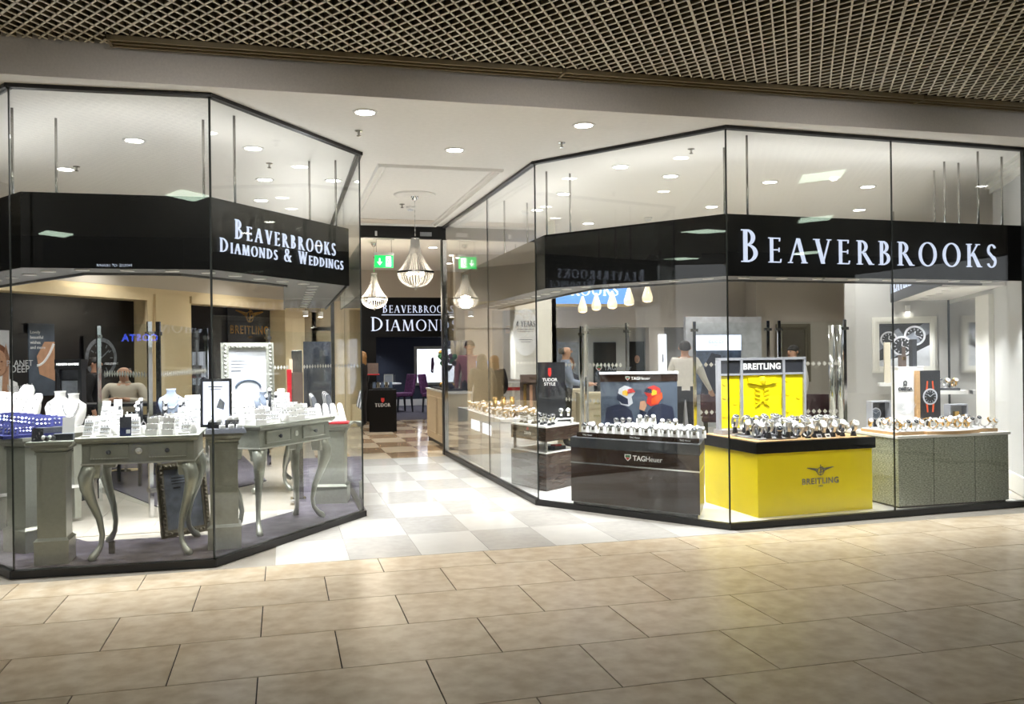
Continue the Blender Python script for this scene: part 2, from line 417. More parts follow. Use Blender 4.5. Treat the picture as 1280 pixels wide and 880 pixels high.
# ---- shop glazing
def pane_run(name, label, pts, z1=CEIL-.03, joints=()):
    root = sempty(name, label)
    for a, b in zip(pts[:-1], pts[1:]):
        L_ = math.dist(a, b); an = area(a, b)
        M = Matrix.Translation((a[0], a[1], 0)) @ Matrix.Rotation(an, 4, 'Z')
        box(.006, L_-.006, -.006, .006, .055, z1).xf(M).build('pane', 'glass', root)
        box(-.02, L_+.02, -.03, .03, 0, .055).xf(M).build('bottom_track', 'black_metal', root)
        box(-.02, L_+.02, -.03, .03, z1, z1+.045).xf(M).build('top_track', 'black_metal', root)
        box(-.005, .005, -.007, .007, .055, z1).xf(M).build('seal', 'seal', root)
    a, b = pts[-2], pts[-1]
    box(-.005, .005, -.007, .007, .055, z1).xf(Matrix.Translation((b[0], b[1], 0)) @ Matrix.Rotation(area(a, b), 4, 'Z')).build('seal', 'seal', root)
    return root
pane_run('window_1', 'frameless full height glazing of the left display bay', [Z0, A, B, Cc, (.768, 11.1), C2])
pane_run('window_2', 'frameless full height glazing of the right display', [D, (2.555, 10.9), E, F, G, Hh])
# ---- entrance frame
en = sempty('door_1', 'black framed opening at the end of the entrance passage')
box(.74, 2.53, 13.66, 13.76, 3.4, 3.6).build('lintel', 'black_metal', en)
box(2.46, 2.54, 13.66, 13.78, 0, 3.4).build('jamb', 'black_metal', en)
box(2.47, 2.53, 13.6, 13.66, .06, 3.38).build('edge_plate', 'chrome', en)
box(.74, .8, 13.66, 13.78, 0, 3.4).build('jamb', 'black_metal', en)
box(2.12, 2.3, 13.63, 13.66, 3.44, 3.5).build('sensor', 'grey_frame', en)
box(1.42, 1.45, 13.63, 13.66, 3.43, 3.5).build('sensor', 'white_item', en)

# ---- ceilings
cs = struct(box(-10, 16, 6.88, 23, CEIL, CEIL+.1).build('ceiling_shop', 'ceiling_white'), 'white plaster shop ceiling')
mo = MB()
x0, x1, y0, y1 = 1.0, 2.37, 9.27, 13.55
for k, (o_, wd, h) in enumerate(((0, .045, .03), (.085, .03, .018))):
    a0, a1, b0, b1 = x0+o_, x1-o_, y0+o_, y1-o_
    for bx in ((a0, a1, b0, b0+wd), (a0, a1, b1-wd, b1), (a0, a0+wd, b0+wd, b1-wd), (a1-wd, a1, b0+wd, b1-wd)):
        mo.frust(bx[0]+.012, bx[1]-.012, bx[2]+.012, bx[3]-.012, CEIL-h, *bx[:2], *bx[2:], CEIL+.001)
mo.build('moulding', 'ceiling_white', cs)
box(x0+.13, x1-.13, y1-.5, y1-.13, CEIL-.012, CEIL).build('coffer_step', 'ceiling_warm', cs)
MB().lathe([(.1, CEIL-.028), (.13, CEIL-.026), (.17, CEIL-.012), (.215, CEIL-.02), (.25, CEIL-.018), (.262, CEIL+.001)], 40, 1.64, 10.97).build('ceiling_rose', 'ceiling_white', cs, True)
# mall soffit fascia and slatted air slot
struct(box(-14, 20, 6.87, 6.8795, CEIL, 4.4).build('wall_fascia', 'mall_fascia'), 'grey plaster bulkhead above the shop front')
so = thing('slot_diffuser', 'bronze linear air slot running along the grey bulkhead', 'vent', (0, 0, 0))
for xa, xb in ((-1.16, 2.2), (2.2, 5.6), (5.6, 9.0)):
    for yy in (6.655, 6.725, 6.795):
        box(xa+.012, xb-.012, yy, yy+.022, MCEIL-.035, MCEIL).build('slot_bar', 'slot', so)
    box(xa, xa+.02, 6.655, 6.82, MCEIL-.036, MCEIL).build('end_bar', 'slot', so)
box(-1.16, 9, 6.66, 6.86, MCEIL+.001, MCEIL+.02).build('backing', 'plenum', so)
# lattice: two families of blades crossing at +-33 degrees to the mall axis
cm = struct(box(-16, 22, -16, 6.87, 4.28, 4.4).build('ceiling_mall', 'plenum'), 'open diamond lattice ceiling of the mall')
sp, th = .0843, R(33)
def blade_set(sg, xa, xb, ya, yb, fn):
    d = Vector((sg*math.sin(th), math.cos(th))); n = Vector((math.cos(th), -sg*math.sin(th)))
    cs_ = [n.dot(Vector(p)) for p in ((xa, ya), (xb, ya), (xa, yb), (xb, yb))]
    for k in range(int(math.ceil(min(cs_)/sp)), int(math.floor(max(cs_)/sp))+1):
        c = n*(k*sp); t0, t1 = -1e9, 1e9
        for q in (0, 1):
            lo, hi = ((xa, ya)[q]-c[q])/d[q], ((xb, yb)[q]-c[q])/d[q]
            t0, t1 = max(t0, min(lo, hi)), min(t1, max(lo, hi))
        if t1-t0 > .05: fn(k, c+d*t0, c+d*t1)
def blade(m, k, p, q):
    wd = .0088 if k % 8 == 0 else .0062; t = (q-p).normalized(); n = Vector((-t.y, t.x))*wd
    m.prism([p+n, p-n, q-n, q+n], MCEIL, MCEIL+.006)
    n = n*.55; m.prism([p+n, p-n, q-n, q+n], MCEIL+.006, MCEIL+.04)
def side_shade_mats(o):
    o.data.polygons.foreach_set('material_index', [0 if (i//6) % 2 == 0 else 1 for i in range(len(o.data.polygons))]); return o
for sg in (1, -1):
    def one(k, p, q):
        m = MB(); blade(m, k, p, q); side_shade_mats(m.build('blade', ['lattice', 'lattice_side_shade'], cm))
    blade_set(sg, -2.3, -1.18, 4.5, 6.855, one)
    blade_set(sg, -1.18, 7.9, 4.5, 6.645, one)
    far = MB()
    blade_set(sg, -12, 18, -3.5, 4.49, lambda k, p, q: blade(far, k, p, q))
    blade_set(sg, -9, -2.31, 4.5, 6.855, lambda k, p, q: blade(far, k, p, q))
    blade_set(sg, 7.91, 15, 4.5, 6.645, lambda k, p, q: blade(far, k, p, q))
    tag(side_shade_mats(far.build('blade_field', ['lattice', 'lattice_side_shade'], cm)), kind='stuff')
# mall ceiling panels, set along the lattice
def mall_panel(x, y, m, label, s=.62):
    o = thing('ceiling_panel_light', label, 'ceiling light', (x, y, MCEIL), 0, None)
    u, v = Vector((math.sin(th), math.cos(th))), Vector((math.sin(th), -math.cos(th)))
    P = lambda a, b: tuple((u*a+v*b))
    f = MB()
    f.prism([P(-s/2, -s/2), P(-s/2, s/2), P(s/2, s/2), P(s/2, -s/2)][::-1], -.02, .08)
    f.build('frame', 'lamp_trim', o)
    k = s*.44
    MB().prism([P(-k, -k), P(-k, k), P(k, k), P(k, -k)][::-1], -.03, -.019).build('diffuser', m, o)
    return o
c0 = Vector((3.39, 4.93)); u = Vector((math.sin(th), math.cos(th))); v = Vector((math.sin(th), -math.cos(th)))
pp = c0-u*.31+v*.31
mall_panel(pp.x, pp.y, 'panel_off', 'unlit square ceiling panel at the top edge of the mall lattice')
for i, (x, y) in enumerate([(7.05, 4.45), (9.45, 1.35), (12.8, -3.1), (-1.74, 1.23), (-4.8, -3.0), (-4.96, 5.95), (-9.85, 5.85)]):
    mall_panel(x, y, 'panel_lit', ['glowing square ceiling panel over the mall to the right of the camera', 'glowing mall ceiling panel beyond the first on the right', 'far glowing mall ceiling panel on the right', 'glowing mall ceiling panel mirrored in the left window', 'glowing mall ceiling panel behind on the far left', 'glowing mall ceiling panel mirrored in the angled right window', 'distant glowing mall ceiling panel on the left', 'glowing mall ceiling panel straight behind the camera'][i])
# far side of the mall
wb_ = struct(box(-16, 22, -12.2, -12, 0, 4.3).build('wall_opposite', 'mall_wall'), 'dark shopfronts on the opposite side of the mall')

# ---- shop inner walls
WA, WB = (-5.3, 12.06), (.4, 20.2)
wl = sempty('wall_left_back', 'cream wall with two dark recessed display windows', (WA[0], WA[1], 0), area(WA, WB))
LW = math.dist(WA, WB)
def ws(px, py=400):
    p = onv(px, py, WA, WB); return math.dist((p.x, p.y), WA), p.z
s0 = ws(11)[0]; s1 = ws(187)[0]; s2 = ws(239)[0]; s3 = ws(354)[0]
ztop = 2.58
box(-1.5, LW+.2, .35, .45, 0, CEIL).build('panel_back', 'wall_dark', wl)
box(-1.5, LW+.2, -.001, .35, 2.8, CEIL).build('upper_wall', 'wall_taupe', wl)
for a, b in ((-1.5, s0-2.2), (s1, s2), (s3, LW+.2)): box(a, b, 0, .35, 0, 2.8).build('pier', 'wall_cream', wl)
box(-1.5, LW+.2, .002, .35, ztop, 2.799).build('header', 'wall_cream', wl)
for a, b in ((s1+.1, s2-.1), (s1-.1, s1), (s3, s3+.22)): box(a, b, -.05, 0, 0, ztop+.12).build('pilaster', 'wall_cream', wl)
box(s0-2.3, s1+.02, -.06, 0, ztop, ztop+.13).build('architrave', 'wall_cream', wl)
box(s2-.05, s3+.1, -.06, 0, ztop, ztop+.13).build('architrave', 'wall_cream', wl)
for a, b in ((s0-2.2, s1), (s2, s3)): box(a, b, .0, .3, 0, .5).build('sill', 'wall_cream', wl)
struct(box(-9, 1.35, 21.2, 21.4, 0, CEIL).build('wall_back_left', 'wall_cream'))
struct(box(-9.2, -9, 7, 21.4, 0, CEIL).build('wall_left', 'wall_taupe'))
# black portal wall of the inner room
pw = sempty('wall_portal', 'black wall with an opening into the dark blue back room', (0, 21, 0))
box(1.35, 2.18, 0, .2, 0, 2.0).build('portal_side', 'fascia_black', pw)
box(1.35, 5.2, 0, .2, 2.0, 2.95).build('portal_header', 'fascia_black', pw)
box(4.3, 5.2, 0, .2, 0, 2.0).build('portal_side', 'fascia_black', pw)
box(1.35, 5.2, .0, .2, 2.95, CEIL).build('upper_wall', 'wall_taupe', pw)
it, tot = serif_letters('BEAVERBROOKS', .185, .76, .16, 1.72)
def letters(items, parent, m, M):
    for g, x, ch in items:
        o = g.build('letter', m, parent); o.matrix_local = M @ Matrix.Translation((x, 0, 0))
it, tot = serif_letters('Beaverbrooks', .21, .82, .16, 1.72); letters(it, pw, 'letter', Matrix.Translation((2.34, -.005, 2.585)))
box(2.32, 4.06, -.012, 0, 2.525, 2.54).build('underline', 'letter', pw)
it, tot = serif_letters('Diamonds', .33, .8, .12, 2.1); letters(it, pw, 'letter', Matrix.Translation((2.06, -.005, 2.15)))
# back room
struct(box(.8, 7, 21.2, 27, -.05, .005).build('floor_back_room', 'carpet_fine'))
struct(box(.8, 7, 27, 27.2, 0, 2.6).build('wall_back_room', 'wall_navy'), 'dark blue grey back wall of the inner room')
struct(box(.8, 7, 26.96, 27, 0.005, .2).build('baseboard_back_room', 'frame_white'))
struct(box(.8, 7, 21.2, 27, 2.16, 2.26).build('ceiling_back_room', 'ceiling_white'))
struct(box(.7, .8, 21.2, 27.2, 0, 2.6).build('wall_back_room_left', 'wall_navy'))
struct(box(7, 7.1, 21.2, 27.2, 0, 2.6).build('wall_back_room_right', 'wall_navy'))
# right zone
wr = sempty('wall_right_back', 'taupe back wall with dark recesses behind the right display', (0, 17.4, 0))
box(3.4, 14, -.02, .2, 2.1, CEIL).build('upper_wall', 'wall_taupe', wr)
for a, b in ((3.4, 5.4), (7.6, 7.95), (9.9, 14)): box(a, b, 0, .2, 0, 2.1).build('pier', 'wall_taupe', wr)
box(5.4, 10, .5, .6, 0, 2.1).build('recess_back', 'wall_grey', wr)
box(5.4, 10, .0, .5, 2.1, 2.12).build('recess_soffit', 'ceiling_white', wr)
struct(box(5.2, 5.4, 17.6, 21.2, 0, CEIL).build('wall_right_passage', 'wall_taupe'))
struct(box(13.9, 14, 8, 17.4, 0, CEIL).build('wall_far_right', 'wall_taupe'))
struct(box(3.4, 4.05, 12.75, 13.05, 1.2, 2.62).build('wall_hanging_panel', 'pillar_white'), 'white panel beside the entrance glazing')
struct(box(3.98, 4.05, 12.75, 13.0, 0, CEIL).build('trim_1', 'pillar_white'))
KC_, KN, KL = (9.55, 10.9), (7.47, 7.34), (8.294, 11.625)      # corner, near end of the side wall, left end of the picture wall
op = sempty('wall_display_back', 'pale grey wall behind the cloth covered counter', (KL[0], KL[1], 0), R(-30))
box(0, 1.45, 0, .12, 0, 3.0).build('panel', 'wall_grey', op)
box(1.42, 1.447, -.012, 0, 0, 3.0).build('gap_strip', 'seal', op)
rw = sempty('wall_right', 'white side wall closing the right window', (KN[0], KN[1], 0), area(KN, KC_))
LR = math.dist(KN, KC_)
def rwx(px):
    p = onv(px, 430, KN, KC_); return math.dist((p.x, p.y), KN)
m0, m1, c1 = rwx(1188), rwx(1226), rwx(1243)
box(0, LR, -.15, 0, 0, 2.9).build('panel', 'wall_pale', rw)
box(0, c1, -.15, 0, 2.9, CEIL).build('upper_panel', 'wall_pale', rw)
for k, (d, z) in enumerate(((.03, CEIL-.16), (.07, CEIL-.1), (.12, CEIL-.05))): box(0, c1+d, -.15, d, z, z+.06).build('cornice', 'frame_white', rw)
box(m1, m0, 0, .015, .3, 2.24).build('mirror', 'chrome', rw)
box(0, c1, 0, .03, .0, .2).build('skirting', 'frame_white', rw)
box(c1, m1, 0, .06, 0, 2.24).build('pilaster', 'frame_white', rw)
struct(box(7.27, 7.9, 7.02, 7.3, 0, CEIL).build('wall_pier', 'black_metal'), 'black pier at the right end of the glazing')
struct(box(7.9, 22, 6.95, 7.15, 0, CEIL).build('wall_neighbour', 'mall_wall'))
struct(box(-16, -5.0, 9.5, 9.7, 0, CEIL).build('wall_neighbour_left', 'mall_wall'))

# ---- recessed downlights: a trim ring, a lens and its own lamp
dl_trim = MB().lathe([(.075, -.002), (.082, -.01), (.1, -.008), (.105, .001)], 20).mesh('trim'); dl_trim.materials.append(MATS['lamp_trim'])
dl_lens = MB().lathe([(.0775, -.008), (.001, -.0085)], 20).mesh('lens'); dl_lens.materials.append(MATS['lamp'])
def spot(parent, loc, power, size=120, blend=.8, col=(1, .978, .945), aim=None, soft=.05):
    l = bpy.data.lights.new('lamp', 'SPOT'); l.energy = power; l.spot_size = R(size); l.spot_blend = blend; l.color = col; l.shadow_soft_size = soft
    o = bpy.data.objects.new('lamp', l); C.objects.link(o); o.parent = parent; o.location = loc
    if aim: o.rotation_euler = (Vector(aim)-Vector(loc)).to_track_quat('-Z', 'Y').to_euler()
    return o
DLS = [(-1.29, 8.71, 'first downlight above the left window fascia'), (-2.19, 10.19, 'downlight at the far left of the shop ceiling'), (-.24, 8.81, 'upper downlight behind the angled left fascia'),
 (-.16, 10.35, 'middle downlight behind the angled left fascia'), (-.23, 11.74, 'far downlight behind the angled left fascia'), (.6, 10.25, 'downlight beside the left entrance glazing'),
 (.69, 7.31, 'downlight over the left of the entrance'), (1.67, 8.48, 'downlight over the middle of the entrance in front of the coffer'), (2.6, 7.32, 'downlight over the right of the entrance'),
 (3.57, 8.88, 'downlight above the start of the right fascia'), (4.33, 9.25, 'brightest downlight above the angled right fascia'), (3.47, 10.55, 'downlight near the right entrance glazing'),
 (5.81, 11.1, 'downlight left of the glass joint above the right fascia'), (3.49, 11.81, 'downlight close behind the right entrance glazing'), (4.64, 12.91, 'small far downlight above the angled right fascia'),
 (4.6, 16.32, 'downlight deep in the shop right of the entrance'), (5.65, 9.33, 'left downlight above the lettered right fascia'), (7.02, 9.36, 'right downlight above the lettered right fascia'),
 (8.07, 10.95, 'far downlight above the lettered right fascia'), (2.78, 16.36, 'downlight in the inner hall right of the chandelier'), (1.2, 18.0, 'downlight in the inner hall left of the small chandelier'),
 (-2.6, 12.6, 'downlight before the cream wall'), (7.2, 13.6, 'downlight over the shop assistant'), (9.6, 14.4, 'downlight over the far right counters'), (6.2, 15.6, 'downlight before the poster recess'), (-1.4, 14.6, 'downlight before the cream pilasters'),
 (3.6, 19.2, 'downlight before the black portal'), (5.6, 13.9, 'fill downlight added over the twin chrome posts'), (8.4, 15.9, 'fill downlight added over the blue poster'), (10.9, 15.4, 'fill downlight added before the antique mirror'), (9.8, 12.4, 'fill downlight added over the far right aisle'), (-3.6, 13.2, 'fill downlight added before the left posters'), (-2.5, 15.0, 'second fill downlight added before the left posters'), (2.1, 14.9, 'first fill downlight added in the inner hall'), (3.4, 17.6, 'fill downlight added in the inner hall near the flowers'), (2.2, 19.9, 'fill downlight added close to the black portal'), (-.4, 17.6, 'fill downlight added before the second dark window')]  # fill downlights in this row are added to brighten back walls and hall
for x, y, lb in DLS:
    o = thing('downlight', 'round recessed '+lb, 'downlight', (x, y, CEIL), 0, 'recessed ceiling downlights')
    link_mesh('trim_ring', dl_trim, o); link_mesh('lens', dl_lens, o)
    spot(o, (0, 0, -.03), DOWN_W)
for x, y, lb in ((2.6, 23.2, 'front left'), (3.8, 23.2, 'front right'), (3.2, 25.2, 'middle'), (4.4, 25.2, 'right'), (2.7, 26.2, 'rear left')):
    o = thing('downlight', lb+' small downlight in the low ceiling of the back room', 'downlight', (x, y, 2.16), 0, 'back room downlights')
    link_mesh('trim_ring', dl_trim, o); link_mesh('lens', dl_lens, o); spot(o, (0, 0, -.03), 34, col=(.85, .9, 1))
# sprinkler heads and sensors
sk = MB().lathe([(.035, 0), (.035, -.006), (.012, -.008), (.01, -.04), (.02, -.045), (.02, -.05), (.002, -.051)], 12)
skm = sk.mesh('sprinkler'); skm.materials.append(MATS['steel'])
for x, y, lb in ((.69, 7.93, 'left of the coffer'), (2.61, 7.98, 'right of the coffer'), (3.95, 7.96, 'above the angled right fascia'), (1.58, 11.7, 'inside the coffer'), (-2.05, 10.03, 'at the far left'), (-.1, 9.47, 'behind the angled left fascia')):
    tag(link_mesh('sprinkler', skm, None, (x, y, CEIL)), 'small steel sprinkler head on the ceiling '+lb, 'sprinkler', 'sprinkler heads')
for x, y, lb in ((1.72, 11.9, 'inside the coffer'), (5.34, 12.2, 'above the right fascia')):
    o = thing('smoke_detector', 'white round smoke detector on the ceiling '+lb, 'smoke detector', (x, y, CEIL))
    MB().lathe([(.06, 0), (.06, -.03), (.05, -.035)], 20).build('base', 'white_item', o, True)
    MB().lathe([(.045, -.034), (.045, -.05), (.03, -.06), (.002, -.061)], 20).build('sensor', 'white_item_cool', o, True)

# ---- hanging sign fascias
def band(path, inward, z0, z1, t=.03):
    """boxed bulkhead following path; inward = +1 left of the path direction"""
    off = []
    n = len(path)
    for i in range(n):
        ds = []
        for a, b in ((i-1, i), (i, i+1)):
            if 0 <= a and b < n:
                d = (Vector(path[b])-Vector(path[a])).normalized(); ds.append(Vector((-d.y, d.x))*inward)
        m = sum(ds, Vector((0, 0))).normalized(); off.append(Vector(path[i])+m*(.62/max(.5, m.dot(ds[0]))))
    return off
def seg_prism(a, b, c, d, z0, z1):
    p = [tuple(a), tuple(b), tuple(c), tuple(d)]
    ar = sum(p[i][0]*p[(i+1) % 4][1]-p[(i+1) % 4][0]*p[i][1] for i in range(4))
    return MB().prism(p if ar > 0 else p[::-1], z0, z1)
FZ0, FZ1 = 2.28, 2.85
def fascia(name, label, path, inward, rods):
    o = thing(name, label, 'sign'); off = band(path, inward, FZ0, FZ1)
    for i in range(len(path)-1):
        a, b = Vector(path[i]), Vector(path[i+1]); d = (b-a).normalized(); n = Vector((-d.y, d.x))*inward
        seg_prism(a, b, off[i+1].lerp(b, .965), off[i].lerp(a, .965), FZ0, FZ1).build('front_board', 'fascia_black', o)
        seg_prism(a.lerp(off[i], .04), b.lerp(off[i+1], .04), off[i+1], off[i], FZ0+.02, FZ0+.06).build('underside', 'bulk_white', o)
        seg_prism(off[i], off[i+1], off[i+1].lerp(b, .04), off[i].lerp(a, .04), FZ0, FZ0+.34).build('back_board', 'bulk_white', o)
    for x, y in rods: MB().lathe([(.011, FZ0+.2), (.011, CEIL)], 10, x, y).build('hanging_rod', 'steel', o, True)
    return o
LP = [(-3.5, 9.63), (-1.88, 7.3), (-.515, 7.28), (.66, 8.85), (.66, 13.5)]
RP = [(2.73, 13.5), (2.73, 8.97), (3.955, 7.28), (7.5, 7.44)]
fl_ = fascia('hanging_sign', 'black hanging fascia with two lines of white letters over the left window', LP, 1, [(-2.06, 7.79), (-1.8, 8.05), (-.62, 7.85), (-.36, 7.66), (.3, 9.3), (.56, 9.2)])
fr_ = fascia('hanging_sign', 'black hanging fascia with large white letters over the right window', RP, 1, [(2.86, 9.3), (3.15, 9.35), (4.25, 7.85), (4.22, 7.36), (6.92, 7.95), (7.12, 7.97), (6.91, 7.47), (7.35, 7.62), (2.86, 11.2), (3.2, 11.3)])
an = area(RP[2], RP[3])
it, tot = serif_letters('Beaverbrooks', .3, .775, .3, 2.98)
letters(it, fr_, 'letter', Matrix.Translation((4.1, 7.28, 2.41)) @ Matrix.Rotation(an, 4, 'Z'))
an = area(LP[2], LP[3]); dv = Vector((math.cos(an), math.sin(an), 0)); p0 = Vector((LP[2][0], LP[2][1], 0))
it, tot = serif_letters('Beaverbrooks', .158, .74, .3, 1.46)
letters(it, fl_, 'letter', Matrix.Translation(p0+dv*.255+Vector((0, 0, 2.555))-Vector((-.002, .002, 0))) @ Matrix.Rotation(an, 4, 'Z'))
it, tot = serif_letters('Diamonds & Weddings', .112, .76, .22, 1.77)
letters(it, fl_, 'letter', Matrix.Translation(p0+dv*.075+Vector((0, 0, 2.43))-Vector((-.002, .002, 0))) @ Matrix.Rotation(an, 4, 'Z'))
# spots let into the undersides, lighting the displays
sl = MB().lathe([(.042, -.001), (.001, -.0015)], 14).mesh('spot_lens'); sl.materials.append(MATS['lamp'])
st_ = MB().lathe([(.042, -.004), (.056, -.004), (.056, .006)], 14).mesh('spot_trim'); st_.materials.append(MATS['lamp_trim'])
def spots(parent, path, off, per, skip=()):
    for i in range(len(path)-1):
        if i in skip: continue
        a, b = Vector(path[i]), Vector(path[i+1]); c, d = off[i], off[i+1]
        n = max(2, int(round((b-a).length/per)))
        for k in range(n):
            f_ = (k+.5)/n; p = a.lerp(b, f_).lerp(c.lerp(d, f_), .55)
            link_mesh('spot_trim', st_, parent, (p.x, p.y, FZ0+.016)); link_mesh('spot_lens', sl, parent, (p.x, p.y, FZ0+.016))
            spot(parent, (p.x, p.y, FZ0-.005), SPOT_W, 95, .7, (.97, .98, 1), soft=.04)
spots(fl_, LP, band(LP, 1, 0, 0), .42)
spots(fr_, RP, band(RP, 1, 0, 0), .42)

# cove strips on top of the fascias, unseen and added to brighten the ceiling
def ceiling_fill(parent, path, off, power):
    for i in range(len(path)-1):
        a, b = Vector(path[i]), Vector(path[i+1]); c, d = off[i], off[i+1]
        p, q = a.lerp(c, .6), b.lerp(d, .6); L_ = (q-p).length; m = (p+q)/2
        seg_prism(a.lerp(c, .55), b.lerp(d, .55), b.lerp(d, .65), a.lerp(c, .65), FZ1, FZ1+.02).build('fill_strip', 'lightbox_white', parent)
        l = bpy.data.lights.new('lamp', 'AREA'); l.shape = 'RECTANGLE'; l.size = L_*.9; l.size_y = .1; l.energy = power*L_; l.color = (1, .985, .96)
        o = bpy.data.objects.new('lamp', l); C.objects.link(o); o.parent = parent; o.location = (m.x, m.y, FZ1+.03); o.rotation_euler = (PI, 0, area(p, q))
ceiling_fill(fl_, LP, band(LP, 1, 0, 0), CEIL_FILL_W); ceiling_fill(fr_, RP, band(RP, 1, 0, 0), CEIL_FILL_W)
# unseen walkway downlights added to light the shop front and floor
for i, (x, y) in enumerate(((-3.2, 4.5), (-.6, 4.5), (2.0, 4.5), (4.6, 4.5), (7.2, 4.5), (9.8, 4.5))):
    o = thing('mall_fill_light', 'unseen added mall fill light number %s along the walkway from the left' % ['one', 'two', 'three', 'four', 'five', 'six'][i], 'downlight', (x, y, MCEIL), 0, 'added mall fill lights')
    link_mesh('trim_ring', dl_trim, o); link_mesh('lens', dl_lens, o); spot(o, (0, 0, -.03), MALL_FILL_W, 105, .9, (1, .96, .905), aim=(0, 1.9, -2))

# inner lettered fascia running back along the right side
ia, ib = (6.985, 8.12), (8.83, 11.28)
isg = thing('hanging_sign', 'dark inner fascia with white letters receding above the white framed picture', 'sign', (ia[0], ia[1], 0), area(ia, ib))
IL = math.dist(ia, ib)
box(0, IL, -.03, 0, FZ0, FZ1).build('front_board', 'slate', isg); box(.6, IL, -.8, -.03, FZ0+.02, FZ0+.06).build('underside', 'ceiling_white', isg)
for x in (.3, IL-.3): MB().lathe([(.011, FZ1), (.011, CEIL)], 10, x, -.015).build('hanging_rod', 'steel', isg)
it, tot = serif_letters('BEAVERBROOKS', .3, 1, .16, IL*.9)
letters(it, isg, 'letter', Matrix.Translation((IL*.95, .004, FZ0+.13)) @ Matrix.Rotation(PI, 4, 'Z'))
for k in range(6):
    x = .8+(IL-1.1)*k/5; link_mesh('spot_trim', st_, isg, (x, -.32, FZ0+.016)); link_mesh('spot_lens', sl, isg, (x, -.32, FZ0+.016)); spot(isg, (x, -.32, FZ0), 48, 90, .7, (.97, .98, 1))
# ================================================================== LEFT DISPLAY FURNITURE
def console_table(loc, rz, wd, dp, ht, label, group='cabriole leg console tables'):
    o = thing('console_table', label, 'table', loc, rz, group)
    hx = wd/2
    MB().frust(-hx+.02, hx-.02, .02, dp-.02, ht-.045, -hx, hx, 0, dp, ht-.02).box(-hx, hx, 0, dp, ht-.02, ht).build('tabletop', 'silver_paint', o, bevel=.004)
    ab = ht-.2
    box(-hx+.045, hx-.045, .045, dp-.045, ab, ht-.045).build('apron', 'silver_paint', o)
    box(-hx+.035, hx-.035, .035, dp-.035, ab-.012, ab).build('apron_bead', 'silver_trim', o)
    for cx in (-wd*.235, wd*.235):
        dw = wd*.155
        d_ = box(cx-dw, cx+dw, .037, .05, ab+.028, ht-.06).build('drawer', 'silver_paint', o, bevel=.003)
        tr = MB()
        for i in range(14):
            x = cx-dw+.01+(2*dw-.02)*i/13.; tr.ball((x, .036, ab+.034), .0055, 6, 4)
        tr.build('beading', 'silver_trim', d_)
        ri = MB()
        for bx in ((cx-dw, cx+dw, ab+.028, ab+.034), (cx-dw, cx+dw, ht-.066, ht-.06), (cx-dw, cx-dw+.006, ab+.03, ht-.06), (cx+dw-.006, cx+dw, ab+.03, ht-.06)): ri.box(bx[0], bx[1], .031, .038, bx[2], bx[3])
        ri.build('rim', 'silver_paint', d_)
        k = MB().lathe([(.006, 0), (.006, .012), (.016, .016), (.018, .024), (.012, .032), (.001, .034)], 12); k.xf(Matrix.Translation((cx, .036, (ab+ht-.03)/2)) @ Matrix.Rotation(R(90), 4, 'X'))
        k.build('knob', 'charcoal', d_, True)
    k = MB().lathe([(.024, 0), (.026, .006), (.018, .01), (.012, .008), (.008, .016), (.001, .018)], 14); k.xf(Matrix.Translation((0, .045, (ab+ht-.03)/2)) @ Matrix.Rotation(R(90), 4, 'X'))
    k.build('rosette', 'silver_trim', o, True)
    z = ab-.01
    for sx in (-1, 1):
        for sy in (0, 1):
            bx, by = sx*(hx-.115), (.115 if sy == 0 else dp-.115); ux, uy = sx*.7, (-.7 if sy == 0 else .7)
            pr = [(1.0, .0, .068), (.93, .03, .072), (.86, .046, .069), (.76, .042, .058), (.6, .012, .043), (.42, -.028, .031), (.25, -.045, .025), (.14, -.036, .024), (.075, -.012, .03), (.035, .012, .037), (.012, .018, .037), (.0, .015, .03)]
            MB().sweep([(Vector((bx+ux*q[1]*1.5, by+uy*q[1]*1.5, z*q[0])), q[2]) for q in [(a_, b_, c_*.84) for a_, b_, c_ in pr]], 8, R(22.5)).build('leg', 'silver_paint', o, True)
            MB().frust(bx-.05, bx+.05, by-.05, by+.05, z-.11, bx-.06, bx+.06, by-.06, by+.06, z+.008).build('leg_block', 'silver_paint', o, bevel=.01)
    return o
def pedestal(loc, rz, wd, ht, cap, label, group='square moulded pedestals'):
    o = thing('pedestal', label, 'pedestal', loc, rz, group); h = wd/2; s = h*.84
    MB().box(-h, h, -h, h, 0, .165).frust(-h-.004, h+.004, -h-.004, h+.004, .165, -h-.004, h+.004, -h-.004, h+.004, .178).frust(-h-.004, h+.004, -h-.004, h+.004, .178, -s, s, -s, s, .2).build('base', 'silver_paint', o)
    box(-s, s, -s, s, .2, ht-.1).build('shaft', 'silver_paint', o)
    c = cap/2; m = MB()
    for z0, a, z1, b in ((ht-.1, s+.012, ht-.085, s+.012), (ht-.085, s, ht-.06, s+(c-s)*.35), (ht-.06, s+(c-s)*.5, ht-.045, s+(c-s)*.5), (ht-.045, s+(c-s)*.5, ht-.022, c*.97), (ht-.022, c, ht, c)):
        m.frust(-a, a, -a, a, z0, -b, b, -b, b, z1)
    m.build('cap', 'silver_paint', o)
    return o
DZ = .03
T1 = console_table((-1.08, 7.29, DZ), 0, .9, .9, .955, 'grey silver console table with two drawers behind the front left window')
AN2 = math.atan2(.9, .68)
T2 = console_table((.16, 8.26, DZ), AN2, 1.13, .5, .97, 'grey silver console table with two drawers behind the angled left window')
T3 = console_table((.18, 11.0, DZ), R(90), 1.15, .6, .9, 'grey silver console table farther down the entrance glazing')
pedestal((-1.705, 7.46, DZ), 0, .24, .935, .32, 'slim grey silver pedestal left of the front console table')
pedestal((-2.02, 8.0, DZ), R(-40), .27, .93, .36, 'grey silver pedestal at the left glass corner holding blue trays')
